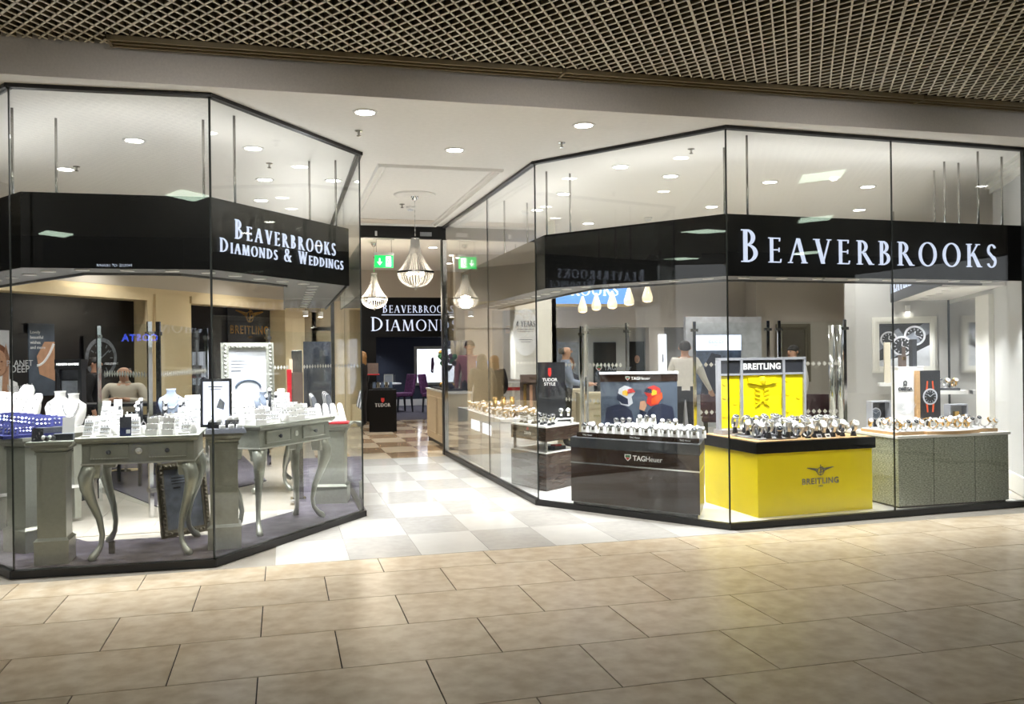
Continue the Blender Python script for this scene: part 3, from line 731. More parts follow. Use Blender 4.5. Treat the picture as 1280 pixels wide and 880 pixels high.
pedestal((-.47, 7.62, DZ), R(4), .26, .945, .3, 'grey silver pedestal between the two console tables')
pedestal((.52, 9.6, DZ), R(-10), .33, .84, .42, 'grey silver pedestal behind the angled console table')
# low white table with necklace ramps at far left
o = thing('display_table', 'white display table at the far left holding necklace ramps', 'table', (-2.62, 9.75, DZ), R(-54))
box(-.75, .75, -.42, .42, .84, .9).build('tabletop', 'white_item', o)
for sx in (-1, 1):
    for sy in (-1, 1): MB().frust(sx*.66-.03, sx*.66+.03, sy*.34-.03, sy*.34+.03, 0, sx*.66-.045, sx*.66+.045, sy*.34-.045, sy*.34+.045, .84).build('leg', 'silver_paint', o)
box(-.7, .7, -.38, .38, .3, .33).build('lower_shelf', 'white_item', o)

# ------------------------------------------------------------------ jewellery props (prototypes, copied)
class Proto:
    """a thing with parts built once; put() copies it"""
    def __init__(s, name, cat, group): s.name, s.cat, s.group, s.parts = name, cat, group, []
    def part(s, name, mb, m, smooth=False, sub=()):
        me = mb.mesh(name, smooth); me.materials.append(MATS[m]); s.parts.append((name, me, sub)); return s
    def put(s, loc, rz, label, sc=1., rx=0, group=None, ry=0):
        o = thing(s.name, label, s.cat, loc, rz, group or s.group)
        o.rotation_euler = (rx, ry, rz); o.scale = (sc, sc, sc) if not isinstance(sc, tuple) else sc
        for n, me, _ in s.parts: link_mesh(n, me, o)
        return o
def slab_proto(n, w_, h, m='white_item'):
    p = Proto('ring_stand', 'ring stand', 'white ring stands')
    a = R(28); M = Matrix.Translation((0, .012, 0)) @ Matrix.Rotation(-a, 4, 'X')
    b = box(-w_/2, w_/2, 0, .012, .004, h).xf(M); b.box(-w_/2, w_/2, -.012, .05+h*.25, 0, .008); p.part('slab', b, m)
    r_ = MB()
    for i in range(n):
        z = .015+(h-.025)*(i+.5)/n
        r_.add(box(-w_*.42, w_*.42, -.006, 0, z-.004, z+.004), M)
    p.part('roll', r_, 'white_item_cool' if m == 'white_item' else m)
    j = MB()
    for i in range(n):
        z = .02+(h-.025)*(i+.5)/n
        for x in (-w_*.25, 0, w_*.25):
            q = MB().ball((x, -.009, z), .0045, 6, 4); j.add(q, M)
    p.part('ring', j, 'jewel'); return p
RS = [slab_proto(3, .06, .1), slab_proto(4, .05, .14), slab_proto(2, .07, .07), slab_proto(5, .055, .19)]
pc = Proto('ring_pad', 'ring stand', 'white ring stands')
pc.part('pad', MB().lathe([(.034, 0), (.036, .004), (.034, .04), (.03, .044)], 16), 'white_item', True)
rg = MB().sweep([(Vector((.014*math.cos(t*2*PI/12), 0, .052+.014*math.sin(t*2*PI/12))), .0025) for t in range(13)], 6); rg.ball((0, 0, .07), .005, 6, 4)
pc.part('ring', rg, 'jewel')
pst = Proto('stepped_riser', 'riser', 'white stepped risers')
pst.part('steps', MB().box(-.04, .04, -.03, .03, 0, .03).box(-.04, .04, -.01, .03, .03, .06).box(-.04, .04, .012, .03, .06, .09), 'white_item')
jj = MB()
for z, y in ((.033, -.02), (.063, .0), (.093, .02)):
    for x in (-.03, 0, .03): jj.ball((x, y, z), .006, 6, 4)
pst.part('stud', jj, 'jewel')
def post(px, py, y, zt, label, group='ring posts with white discs'):
    p = ony(px, py, y); h = p.z-zt
    o = thing('ring_post', label, 'ring stand', (p.x, y, zt), 0, group)
    MB().lathe([(.014, 0), (.013, max(.02, h-.012))], 10).build('cylinder', 'dark_item', o, True)
    q = MB().lathe([(.016, -.004), (.017, .003), (.012, .006)], 14); q.xf(Matrix.Translation((0, -.012, max(.03, h))) @ Matrix.Rotation(R(70), 4, 'X')); q.build('disc', 'white_item', o, True)
    return o
def bust(loc, rz, s, label, m='grey_velvet', cat='necklace bust', tilt=0):
    o = thing('necklace_bust', label, cat, loc, rz, 'necklace busts'); o.scale = (s, s, s)
    pr = [(.07, .0, .045), (.1, .02, .05), (.13, .09, .05), (.145, .16, .045), (.13, .21, .04), (.07, .245, .035), (.052, .262, .034), (.05, .3, .034), (.058, .318, .036)]
    b = MB().rings([[(a*math.cos(2*PI*i/20), c_*math.sin(2*PI*i/20)-(.02 if z < .2 else 0), z) for i in range(20)] for a, z, c_ in pr])
    b.build('form', m, o, True)
    n = MB()
    for i in range(25):
        t = -PI*.06-(PI*.88)*i/24; n.ball((.085*math.cos(t), -.048-.022*(-math.sin(t)), .245+.15*math.sin(t)), .009, 6, 4)
    n.build('pearl_strand', 'jewel', o, True)
    return o
def ramp_proto(m='white_item'):
    p = Proto('necklace_ramp', 'necklace stand', 'necklace ramps')
    b = MB().xz([(-.05, 0), (.05, 0), (.036, .25), (.02, .28), (-.02, .28), (-.036, .25)], -.008, .008); b.xf(Matrix.Rotation(R(-30), 4, 'X'))
    b.box(-.03, .03, .0, .13, 0, .01); p.part('ramp', b, m)
    q = MB()
    for i in range(9): q.ball((.02*math.sin(i*1.3)*(.3 if i % 2 else -.3), -.012, .05+i*.022), .006, 6, 4)
    q.xf(Matrix.Rotation(R(-30), 4, 'X')); p.part('chain', q, 'jewel'); return p
RAMP = ramp_proto(); RAMPD = ramp_proto('charcoal')
vt = Proto('velvet_tray', 'jewellery tray', 'blue velvet trays')
vt.part('wedge', MB().xz([(-.0, 0)]*0 or [(-.055, 0), (.055, 0), (.055, .02), (.05, .075), (-.05, .075), (-.055, .02)], -.005, .03).xf(Matrix.Rotation(R(-35), 4, 'X')), 'blue_velvet')
jj = MB()
for i in range(4):
    for k in range(2): jj.add(MB().ball((-.036+.024*i, -.009, .022+.03*k), .008, 7, 5), Matrix.Rotation(R(-35), 4, 'X'))
vt.part('stone', jj, 'jewel')

GC = Count()
def grid_items(M, xs, ys_, protos, label, group, jit=.008, zt=0, skip=None, face=0, rnd=None):
    rnd = rnd or random
    for j, y in enumerate(ys_):
        for i, x in enumerate(xs):
            xx, yy = x+rnd.uniform(-jit, jit)+(.035 if j % 2 else 0), y+rnd.uniform(-jit, jit)
            if skip and skip(xx, yy): continue
            p = M @ Vector((xx, yy, zt)); pr = rnd.choice(protos)
            row = GC.n.setdefault((label, 'rows'), []); row.append(y) if y not in row else None
            pr.put(p, face+rnd.uniform(-.25, .25), label % (GC((label, y)), ROW[min(5, row.index(y))]), (lambda q: (q, q, q*1.3))(rnd.uniform(1.1, 1.3)), group=group)
def frange(a, b, n): return [a+(b-a)*i/(n-1) for i in range(n)]
# table 1
Z1 = .985
M1 = Matrix.Translation((-1.08, 7.29, Z1))
lab = 'white ring stand, %s from the left in the %s row of the front console table'
grid_items(M1, frange(-.38, .33, 7), [.1, .22], [RS[0], RS[2], pc, pst], lab, 'ring stands on the front console table', skip=lambda x, y: abs(x+.12) < .06 and y < .15)
grid_items(M1, frange(-.38, .33, 7), [.34, .47], [RS[0], RS[1], pst, pc], lab, 'ring stands on the front console table', skip=lambda x, y: abs(x+.02) < .05)
grid_items(M1, [-.37, -.28, .29, .38], [.6], [RS[3], RS[1]], lab, 'ring stands on the front console table')
grid_items(M1, [-.36, -.26, .3, .38], [.74], [RS[3], RS[1]], lab, 'ring stands on the front console table')
o = thing('brochure_card', 'navy brochure card standing at the front of the console table', 'card', (-1.18, 7.37, Z1), 0)
box(-.042, .042, 0, .004, 0, .15).xf(Matrix.Rotation(R(-8), 4, 'X')).build('card', 'charcoal', o)
box(-.042, .042, -.001, 0, 0, .065).xf(Matrix.Rotation(R(-8), 4, 'X')).build('print', 'navy', o); box(.005, .035, -.002, -.001, .02, .05).xf(Matrix.Rotation(R(-8), 4, 'X')).build('print', 'print_white', o)
for i, (zx, zy) in enumerate([(440, 480), (410, 510), (635, 435), (605, 465), (590, 495), (605, 525), (840, 432), (862, 458), (880, 485), (855, 517), (1025, 442), (995, 470), (965, 500)]):
    q = [0, .035, 0, .03, .06, .09][i % 6]
    post(90+zx/7.335, 440+zy/7.335, 8.12-.03*(i % 4)-(.06 if i in (0, 1, 5, 9) else 0), Z1, 'dark ring post, %s of the %s, front console table' % ([1, 0, 3, 2, 1, 0, 0, 1, 2, 3, 2, 1, 0][i]*0 or [ORD[1], ORD[0], ORD[3], ORD[2], ORD[1], ORD[0], ORD[0], ORD[1], ORD[2], ORD[3], ORD[2], ORD[1], ORD[0]][i], 'left pair' if i < 2 else 'group left of the bust' if i < 6 else 'group right of the bust' if i < 10 else 'right trio'), 'ring posts on the front console table')
ri = tag(box(-.16, .16, -.07, .07, 0, .1).build('riser_block', 'charcoal', None, loc=(-.93, 8.13, Z1)), 'dark grey riser block under the grey necklace bust', 'riser')
bust((-.93, 8.13, Z1+.1), R(8), .74, 'grey velvet necklace bust with a pearl strand on the front console table')
# pedestal 1: card, cylinders, boxes
o = thing('price_card', 'tall white card on the slim pedestal', 'card', (-1.62, 7.52, .965), R(-5)); box(-.045, .045, 0, .004, 0, .17).xf(Matrix.Rotation(R(-10), 4, 'X')).build('card', 'white_item', o); box(-.02, .02, .03, .034, 0, .1).build('strut', 'white_item_cool', o)
o = thing('display_box', 'dark grey open box on the slim pedestal', 'box', (-1.63, 7.44, .965)); MB().box(-.07, .07, -.03, .03, 0, .05).build('body', 'charcoal', o); box(-.06, .06, -.031, -.03, .008, .042).build('inlay', 'dark_item', o)
o = thing('earring_card', 'dark slate earring card on the slim pedestal', 'card', (-1.8, 7.37, .965), R(6)); box(-.04, .04, 0, .006, 0, .1).xf(Matrix.Rotation(R(-12), 4, 'X')).build('card', 'slate', o)
q = MB()
for i in range(6): q.ball((-.02+.008*i+(.01 if i % 2 else 0), -.004, .02+.012*i), .006, 6, 4)
q.xf(Matrix.Rotation(R(-12), 4, 'X')).build('earring', 'jewel', o)
for i, (x, y, z) in enumerate(((-1.725, 7.34, 0), (-1.69, 7.38, .0))):
    o = thing('ring_roll', ['front', 'rear'][i]+' black ring roll with a white end on the slim pedestal', 'ring stand', (x, y, .965), R(-20), 'ring rolls on the slim pedestal')
    MB().lathe([(.02, 0), (.02, .05)], 12).xf(Matrix.Translation((0, 0, .021)) @ Matrix.Rotation(R(75), 4, 'X')).build('roll', 'dark_item', o, True)
    MB().lathe([(.016, .05), (.012, .054)], 12).xf(Matrix.Translation((0, 0, .021)) @ Matrix.Rotation(R(75), 4, 'X')).build('end_disc', 'white_item', o, True)
# blue velvet trays: on the corner pedestal and a long base behind it
o = thing('velvet_display', 'royal blue velvet base board at the left glass corner', 'board', (-2.17, 8.3, .96), R(-55)); box(-.62, .5, -.3, .22, 0, .025).build('board', 'blue_velvet', o)
box(-.62, .5, -.02, .22, .025, .07).build('step', 'charcoal', o)
Mv = Matrix.Translation((-2.17, 8.3, .96)) @ Matrix.Rotation(R(-55), 4, 'Z')
for j, (y, z) in enumerate(((-.22, .025), (-.11, .025), (.03, .07), (.14, .07))):
    for i in range(7):
        vt.put(Mv @ Vector((-.53+.16*i, y, z)), R(10+random.uniform(-8, 8)), 'royal blue velvet wedge with silver stones, %s from the left in the %s row' % (ORD[i], ROW[j]), 1.25 if j > 1 else 1.0)
# necklace ramps at far left
lb = 'white necklace ramp hung with a chain at the far left'
Mr = Matrix.Translation((-2.62, 9.75, .93)) @ Matrix.Rotation(R(-54), 4, 'Z')
for j in range(3):
    for i in range(7):
        if j == 2 and i in (0, 1, 4, 5, 6): continue
        RAMP.put(Mr @ Vector((-.6+.2*i+(.06 if j % 2 else 0), -.34+.21*j, 0)), R(-20+random.uniform(-10, 10)), 'white necklace ramp, %s from the left in the %s row, far left table' % (ORD[i], ROW[j]), 1.1+.25*j, group='white necklace ramps')
bust(tuple(Mr @ Vector((.62, .34, .0))), R(-20), 1.0, 'white necklace bust nearest the black tower', 'white_item'); bust(tuple(Mr @ Vector((.28, .36, 0))), R(-20), 1.05, 'taller white necklace bust behind the ramps', 'white_item'); bust(tuple(Mr @ Vector((-.45, .36, 0))), R(-20), 1.0, 'white necklace bust at the left frame edge', 'white_item')
# items on the lower shelf of the far-left table
for i in range(4): RAMP.put(Mr @ Vector((-.1+.2*i, -.2, -.57)), R(-25), 'white necklace ramp on the lower shelf at far left, %s from the left' % ORD[i], .8, group='necklace ramps on the lower shelf')
# black tower display
tp_ = onz(90, 541, .75)
o = thing('tower_display', 'black framed tower display with white header letters', 'display', (tp_.x, tp_.y, 0.0), R(-12))
box(-.17, .17, -.14, .14, 0, .7).build('plinth', 'slate', o); box(-.16, .16, -.13, .13, .7, .75).build('foot', 'navy', o)
for sx in (-1, 1): box(sx*.12-.018, sx*.12+.018, -.06, .06, .75, 1.47).build('post', 'slate', o)
box(-.145, .145, -.09, .09, 1.47, 1.58).build('header', 'print_black', o)
text_mb('HEARTS ON FIRE', .034, .004, spacing=.95, bold=.001).xf(Matrix.Translation((0, -.093, 1.515))).build('header_lettering', 'exit_white', o)
box(-.102, .102, -.02, .02, 1.36, 1.46).build('vent_panel', 'charcoal', o)
box(-.102, .102, -.04, -.02, .98, 1.36).build('screen_frame', 'dark_item', o); box(-.085, .085, -.045, -.04, 1.0, 1.34).build('screen', 'print_grey', o)
box(-.1, .1, -.05, .05, .75, .8).build('shelf', 'charcoal', o)
for i in range(5): MB().ball((-.08+.04*i, 0, .82), .016, 8, 5).build('ring', 'jewel', o, True)
# leaning framed print on the floor under table 1
o = thing('leaning_picture', 'antique silver framed print leaning on the carpet under the front console table', 'picture', (-.83, 8.22, DZ), R(34))
Ml = Matrix.Rotation(R(-9), 4, 'X')
def picture_frame(o, w_, h, t, m_fr, m_pr, M=Matrix(), dep=.04, prints=(), ornate=False):
    for nm, bx in (('frame_side', (-w_/2, -w_/2+t, 0, h)), ('frame_side', (w_/2-t, w_/2, 0, h)), ('frame_bottom', (-w_/2+t, w_/2-t, 0, t)), ('frame_top', (-w_/2+t, w_/2-t, h-t, h))):
        f = MB().box(bx[0], bx[1], -dep*.6, 0, bx[2], bx[3])
        i0 = t*.3
        f.box(bx[0]+(0 if bx[1]-bx[0] > t*1.5 else i0), bx[1]-(0 if bx[1]-bx[0] > t*1.5 else i0), -dep, -dep*.6, bx[2]+(i0 if bx[3]-bx[2] < t*1.5 else i0), bx[3]-i0)
        if ornate:
            L_ = max(bx[1]-bx[0], bx[3]-bx[2]); n = int(L_/.035)
            for q in range(n):
                if bx[1]-bx[0] > bx[3]-bx[2]: f.ball((bx[0]+(q+.5)*L_/n, -dep, (bx[2]+bx[3])/2), .014, 6, 4)
                else: f.ball(((bx[0]+bx[1])/2, -dep, bx[2]+(q+.5)*L_/n), .014, 6, 4)
        f.xf(M).build(nm, m_fr, o)
    box(-w_/2+t*.8, w_/2-t*.8, -dep*.4, -.002, t*.8, h-t*.8).xf(M).build('print', m_pr, o)
    for nm, mb, m in prints: mb.xf(M @ Matrix.Translation((0, -dep*.4-.001, 0))).build(nm, m, o)
pr = [('printed_lines', MB().box(-.1, .06, -.001, 0, .5, .508).box(-.1, .04, -.001, 0, .475, .483).box(-.1, .05, -.001, 0, .45, .458).box(-.09, -.02, -.001, 0, .41, .425), 'print_black'),
      ('printed_figure', MB().xz([(.02, .1), (.035, .1), (.06, .25), (.12, .38), (.15, .5), (.08, .5), (.06, .4), (.03, .3)], -.001, 0).xz([(.08, .46), (.15, .44), (.17, .56), (.1, .56)], -.001, 0), 'print_skin')]
picture_frame(o, .46, .64, .06, 'frame_antique', 'print_grey', Ml, prints=pr, ornate=True)
# power box by table leg
tag(box(-.02, .02, -.02, .02, 0, .1).build('power_adapter', 'dark_item', None, loc=(-1.33, 7.62, DZ)), 'small black power adapter by the front table leg', 'adapter')
# pedestal 3 display
o = thing('display_tray', 'charcoal sloped tray on the middle pedestal', 'tray', (-.46, 7.6, .975), R(4)); MB().frust(-.15, .17, -.19, .15, 0, -.14, .15, -.17, .13, .035).build('tray', 'charcoal', o)
o = thing('framed_card', 'black framed white jewellery card on the middle pedestal', 'picture', (-.53, 7.69, 1.01), R(0))
picture_frame(o, .25, .4, .022, 'slate', 'lightbox_pale', Matrix.Rotation(R(-6), 4, 'X'), .03, [('printed_lines', MB().box(-.06, .05, -.001, 0, .33, .338).box(-.05, .04, -.001, 0, .31, .316).xz([(.0, .16), (.06, .14), (.07, .2), (.03, .24)], -.001, 0), 'print_grey')])
for i, (x, y, z) in enumerate(((-.53, 7.56, .05), (-.4, 7.6, .06))):
    tag(box(-.055, .055, -.035, .035, 0, z).build('riser_block', 'dark_item', None, loc=(x, y, 1.01)), ['black riser block left on the charcoal tray', 'taller black riser block right on the charcoal tray'][i], 'riser')
lb = 'tiny white ring pad on the charcoal tray'
for x, y, z in ((-.56, 7.56, 1.06), (-.5, 7.56, 1.06), (-.42, 7.6, 1.07), (-.37, 7.6, 1.07), (-.47, 7.48, 1.01), (-.4, 7.48, 1.01), (-.34, 7.5, 1.01)):
    pc.put((x, y, z), 0, 'tiny white ring pad on the charcoal tray, %s' % ('on the left block, left' if x == -.56 else 'on the left block, right' if x == -.5 else 'on the taller block, left' if x == -.42 else 'on the taller block, right' if x == -.37 else 'at the front left' if x == -.47 else 'at the front middle' if x == -.4 else 'at the front right'), .7, group='ring pads on the charcoal tray')
# table 2
Z2 = 1.0
M2 = Matrix.Translation((.16, 8.26, Z2)) @ Matrix.Rotation(AN2, 4, 'Z')
f2 = R(8)
lab2 = 'white ring stand, %s from the left in the %s row of the angled console table'
grid_items(M2, frange(-.5, .28, 8), [.06], [RS[0], RS[2], pc, pst], lab2, 'ring stands on the angled console table', face=f2)
grid_items(M2, frange(-.5, .25, 8), [.17, .28], [RS[0], RS[1], pst, RS[3]], lab2, 'ring stands on the angled console table', face=f2, skip=lambda x, y: abs(x+.1) < .22 and y > .22)
grid_items(M2, [-.51, -.41, .16, .26], [.4], [RS[3], RS[1]], lab2, 'ring stands on the angled console table', face=f2)
tag(box(-.14, .14, -.06, .06, 0, .08).build('riser_block', 'charcoal', None, loc=tuple(M2 @ Vector((-.12, .32, 0))), rz=f2), 'dark riser block on the angled console table', 'riser')
bust(tuple(M2 @ Vector((-.12, .32, .08))), R(25), .6, 'grey velvet necklace bust with a strand on the angled console table')
for i, (px, py) in enumerate(((337, 487), (333, 495), (345, 492), (350, 498), (318, 497), (322, 505), (297, 506))):
    p = M2 @ Vector((-.3+.1*i, .42, 0)); post(px, py, p.y, Z2, 'dark ring post with a white disc, %s along the back of the angled console table' % ORD[i], 'ring posts on the angled console table')
o = thing('ornate_picture', 'ornate silver framed jewellery print standing on the angled console table', 'picture', tuple(M2 @ Vector((-.13, .475, 0))), R(10))
pr = [('printed_lines', MB().box(-.15, -.02, -.001, 0, .55, .556).box(-.15, .0, -.001, 0, .52, .526).box(-.15, -.03, -.001, 0, .49, .496).box(-.15, -.06, -.001, 0, .455, .465), 'print_grey'), ('printed_necklace', MB().add(MB().sweep([(Vector((.11*math.cos(t*PI/12), 0, .3+.07*math.sin(t*PI/12))), .01) for t in range(13)], 5)), 'print_slate')]
picture_frame(o, .47, .72, .07, 'frame_silver', 'print_pale', Matrix.Rotation(R(-5), 4, 'X'), .05, pr, True)
p = M2 @ Vector((.5, .5, 0))
o = thing('standing_panel', 'red and brown standing panel pair on the angled console table', 'display', tuple(M2 @ Vector((.44, .36, 0))), R(6))
box(-.09, -.05, -.04, .0, 0, .46).build('red_panel', 'red', o); box(-.05, .06, -.03, .0, 0, .43).build('brown_panel', 'leather', o); box(-.06, -.03, .03, .06, 0, .56).build('cream_post', 'brushed_cream', o)
# pedestal 4: red tray, dark card, ramps
o = thing('red_tray', 'flat red lacquer tray on the rear pedestal', 'tray', (.52, 9.57, .87), R(-8)); box(-.18, .18, -.19, .0, 0, .02).build('tray', 'red', o); box(-.14, .0, -.18, -.05, .02, .028).build('pad', 'white_item', o)
lb = 'white necklace ramp in the row along the entrance glazing'
for i in range(4): RAMP.put((.4+.08*i, 9.72, .87), R(15), 'white necklace ramp on the rear pedestal, %s from the left' % ORD[i], .8, group='ramps along the entrance glazing')
lb2 = 'charcoal watch ramp in the row along the entrance glazing'
for i in range(9):
    for j in range(3): (RAMPD if (i+j) % 3 else RAMP).put((.22+.17*j, 10.5+.12*i, .93), R(20), ('charcoal' if (i+j) % 3 else 'white')+' ramp, %s along the %s row beside the entrance glazing' % (ORD[i], ['inner', 'middle', 'outer'][j]), .62+.1*j, group='ramps along the entrance glazing')
o = thing('chrome_column', 'brushed chrome display column behind the angled console table', 'column', (.16, 9.75, DZ), 0)
box(-.055, .055, -.055, .055, 0, 1.62).build('shaft', 'steel', o, bevel=.006); box(-.08, .08, -.08, .08, 0, .03).build('base', 'chrome', o)
# ================================================================== RIGHT DISPLAY
WZ = .025
def zat_(px, py, D): return EYE-(py-(440.7-.01158*(px-640)))/FPX*D
def loop_band(r0, wd, t, k=18, a0=0., a1=2*PI, links=False):
    """closed bracelet band around the x axis"""
    m = MB(); rg = []
    closed = a1-a0 > 6.28
    n = k if closed else k+1
    for i in range(n):
        a = a0+(a1-a0)*i/k; c, s = math.cos(a), math.sin(a); w_ = wd*(1 if not links or i % 2 == 0 else .93); tt = t*(1 if not links or i % 2 == 0 else .7)
        rg.append([(-w_/2, r0*c*.86, r0*s), (w_/2, r0*c*.86, r0*s), (w_/2, (r0+tt)*c*.86, (r0+tt)*s), (-w_/2, (r0+tt)*c*.86, (r0+tt)*s)])
    b = len(m.v)
    for q in rg: m.v += q
    for i in range(n if closed else n-1):
        j = (i+1) % n
        for e in range(4): m.f.append((b+i*4+e, b+i*4+(e+1) % 4, b+j*4+(e+1) % 4, b+j*4+e))
    return m
def disc(r0, z0, z1, k=16): return MB().lathe([(r0, z0), (r0*1.02, (z0+z1)/2), (r0*.86, z1)], k)
def watch_proto(name, group, band_m, case_m, dial_m, stand, r0=.038, tilt=52, lift=0.):
    p = Proto(name, 'watch', group)
    zc = r0+.012+lift
    M = Matrix.Translation((0, 0, zc)) @ Matrix.Rotation(R(tilt), 4, 'X')     # +z local becomes the dial normal, leaning to -y
    p.part('bracelet', loop_band(r0, .026, .006, 18, links=True).xf(M), band_m, True)
    p.part('case', disc(.027, r0-.002, r0+.014).xf(M), case_m, True)
    p.part('dial', MB().lathe([(.0215, r0+.0142), (.001, r0+.0146)], 14).xf(M), dial_m)
    hd = MB().box(-.0015, .0015, 0, .016, 0, .0008).xf(Matrix.Rotation(.6, 4, 'Z')).add(MB().box(-.0015, .0015, 0, .012, 0, .0008), Matrix.Rotation(-1.3, 4, 'Z'))
    p.part('hands', hd.xf(M @ Matrix.Translation((0, 0, r0+.0148))), 'white_item' if dial_m == 'dial_dark' else 'dark_item')
    if stand == 'cuff':
        p.part('cuff', MB().lathe([(.024, 0), (.022, .012), (.014, .02+lift), (.014, zc)], 12), 'dark_item', True)
    elif stand == 'cushion':
        c = MB().rings([[(x*.034, y*.9*.03, zz) for x, y in [(math.copysign(abs(math.cos(2*PI*i/16))**.5, math.cos(2*PI*i/16)), math.copysign(abs(math.sin(2*PI*i/16))**.5, math.sin(2*PI*i/16))) for i in range(16)]] for zz in (0, .004)]+[[(x*.03, y*.024+.006, .062) for x, y in [(math.copysign(abs(math.cos(2*PI*i/16))**.5, math.cos(2*PI*i/16)), math.copysign(abs(math.sin(2*PI*i/16))**.5, math.sin(2*PI*i/16))) for i in range(16)]]])
        p.part('cushion', c, 'white_item', True)
    elif stand == 'clear':
        p.part('stand', MB().box(-.006, .006, -.012, .012, 0, zc-r0+.002).box(-.02, .02, -.02, .02, 0, .004), 'white_item')
    return p
W_ST = [watch_proto('steel_watch', 'steel watches on the yellow counter', 'steel_bright', 'steel_bright', d, 'cuff', .046, t, l) for d, t, l in (('dial_white', 44, .0), ('dial_white', 62, .02), ('dial_dark', 30, .035))]
W_LE = watch_proto('leather_watch', 'steel watches on the yellow counter', 'dark_item', 'chrome', 'dial_dark', 'cuff', .04, 50)
W_TAG = [watch_proto('cushion_watch', 'watches on white cushions', 'steel', 'chrome', d, 'cushion', .03, 40, .012) for d in ('dial_white', 'dial_dark')]
W_OM = [watch_proto('open_watch', 'open bracelet watches on pale boards', m, c, d, 'clear', .04, t, .006) for m, c, d, t in (('steel_bright', 'steel_bright', 'dial_dark', 48), ('steel_bright', 'gold', 'dial_white', 60), ('gold', 'gold', 'dial_white', 55))]
W_GO = [watch_proto('gold_watch', 'gold watches on the white counter', m, 'gold', d, 'clear', .034, t, .004) for m, d, t in (('gold', 'dial_white', 20), ('leather', 'dial_white', 25), ('chrome', 'dial_white', 15))]
W_TU = watch_proto('sports_watch', 'sports watches on the brown counter', 'chrome', 'chrome', 'dial_dark', 'cuff', .045, 50)

# ---- TAG counter
TP = [(2.86, 8.56), (3.73, 7.42), (4.04, 7.94), (3.3, 9.06)]
ta = area(TP[0], TP[1])
o = thing('watch_counter', 'dark brown watch counter with a silver stripe and shield logo', 'counter', (TP[0][0], TP[0][1], WZ), ta)
Ti = Matrix.Rotation(-ta, 4, 'Z')
loc = [Ti @ Vector((p[0]-TP[0][0], p[1]-TP[0][1], 0)) for p in TP]
def inset(pts, k):
    c = sum((Vector((p.x, p.y, 0)) for p in pts), Vector())/len(pts); return [(p.x+(c.x-p.x)*k, p.y+(c.y-p.y)*k) for p in pts]
MB().prism(inset(loc, .03), 0, .05).build('plinth', 'steel', o)
MB().prism(inset(loc, .0), .05, .44).build('lower_body', 'bronze_wood', o)
MB().prism(inset(loc, -.004), .44, .455).build('silver_stripe', 'chrome', o)
MB().prism(inset(loc, .0), .455, .6).build('upper_body', 'bronze_wood', o)
MB().prism(inset(loc, -.012), .6, .705).build('top_edge', 'slate', o, bevel=.008)
L_ = loc[1].x
def shield(s):
    return [(-s, s*.9), (-s, -.1*s), (0, -s), (s, -.1*s), (s, s*.9)]
def tag_logo(parent, M, s, mtxt='white_item'):
    MB().xz([(x, z) for x, z in shield(s)], -.002, 0).xf(M).build('shield', 'white_item', parent)
    MB().xz([(-s*.75, s*.7), (-s*.75, .05*s), (s*.75, .05*s), (s*.75, s*.7)], -.003, -.002).xf(M).build('shield_field', 'print_green', parent)
    MB().xz([(-s*.75, 0), (0, -s*.75), (s*.75, 0)], -.003, -.002).xf(M).build('shield_field', 'print_red', parent)
    text_mb('TAG', s*2.0, .003, 'LEFT', bold=.0009*s/.03).xf(M @ Matrix.Translation((s*1.6, 0, -s*.7))).build('lettering', mtxt, parent)
    text_mb('Heuer', s*2.0, .003, 'LEFT').xf(M @ Matrix.Translation((s*5.6, 0, -s*.7))).build('lettering', mtxt, parent)
tag_logo(o, Matrix.Translation((L_*.47, -.004, .535)), .035)
# tray of white cushions
Mt = Matrix.Translation((TP[0][0], TP[0][1], WZ)) @ Matrix.Rotation(ta, 4, 'Z')
ty = thing('watch_tray', 'white stepped tray of cushions with brown fascias on the brown counter', 'tray', (TP[0][0], TP[0][1], WZ), ta)
for i, (a, b) in enumerate(((.04, .3), (.305, 1.14), (1.145, L_-.05))):
    MB().frust(a, b, .05, .1, .706, a, b, .058, .1, .75).build('fascia', 'bronze_wood', ty); text_mb('TAG Heuer', .024, .002).xf(Matrix.Translation(((a+b)/2, .05, .72))).build('lettering', 'white_item', ty)
def poly_y(x):   # back edge of the counter at local x
    return max(.2, min(loc[3].y+(loc[2].y-loc[3].y)*(x-loc[3].x)/(loc[2].x-loc[3].x), .75))
MB().prism([(.06, .1), (L_-.06, .1), (loc[2].x-.1, loc[2].y-.06), (loc[3].x+.03, loc[3].y-.1)], .706, .735).build('bed', 'white_item', ty)
KC = Count()
br_ = -YAW
lbT = 'wristwatch on a small white cushion in the tray of the brown counter'
rr = random.Random(3)
for j in range(5):
    for i in range(13):
        x = .09+(L_-.2)*i/12+(.02 if j % 2 else 0); y = .135+.078*j
        if y > poly_y(x)-.12 or x > L_-.1: continue
        p = Mt @ Vector((x, y, .735)); lp = Matrix.Rotation(-br_, 4, 'Z') @ (p-Vector((3.62, 8.56, p.z)))
        if abs(lp.x) < .44 and lp.y > -.16: continue
        W_TAG[rr.random() < .35].put(p, ta+rr.uniform(.2, .45), 'watch on a white cushion, %s from the left in the %s row, brown counter tray' % (KC(('t', j)), ROW[j]), 1.12)
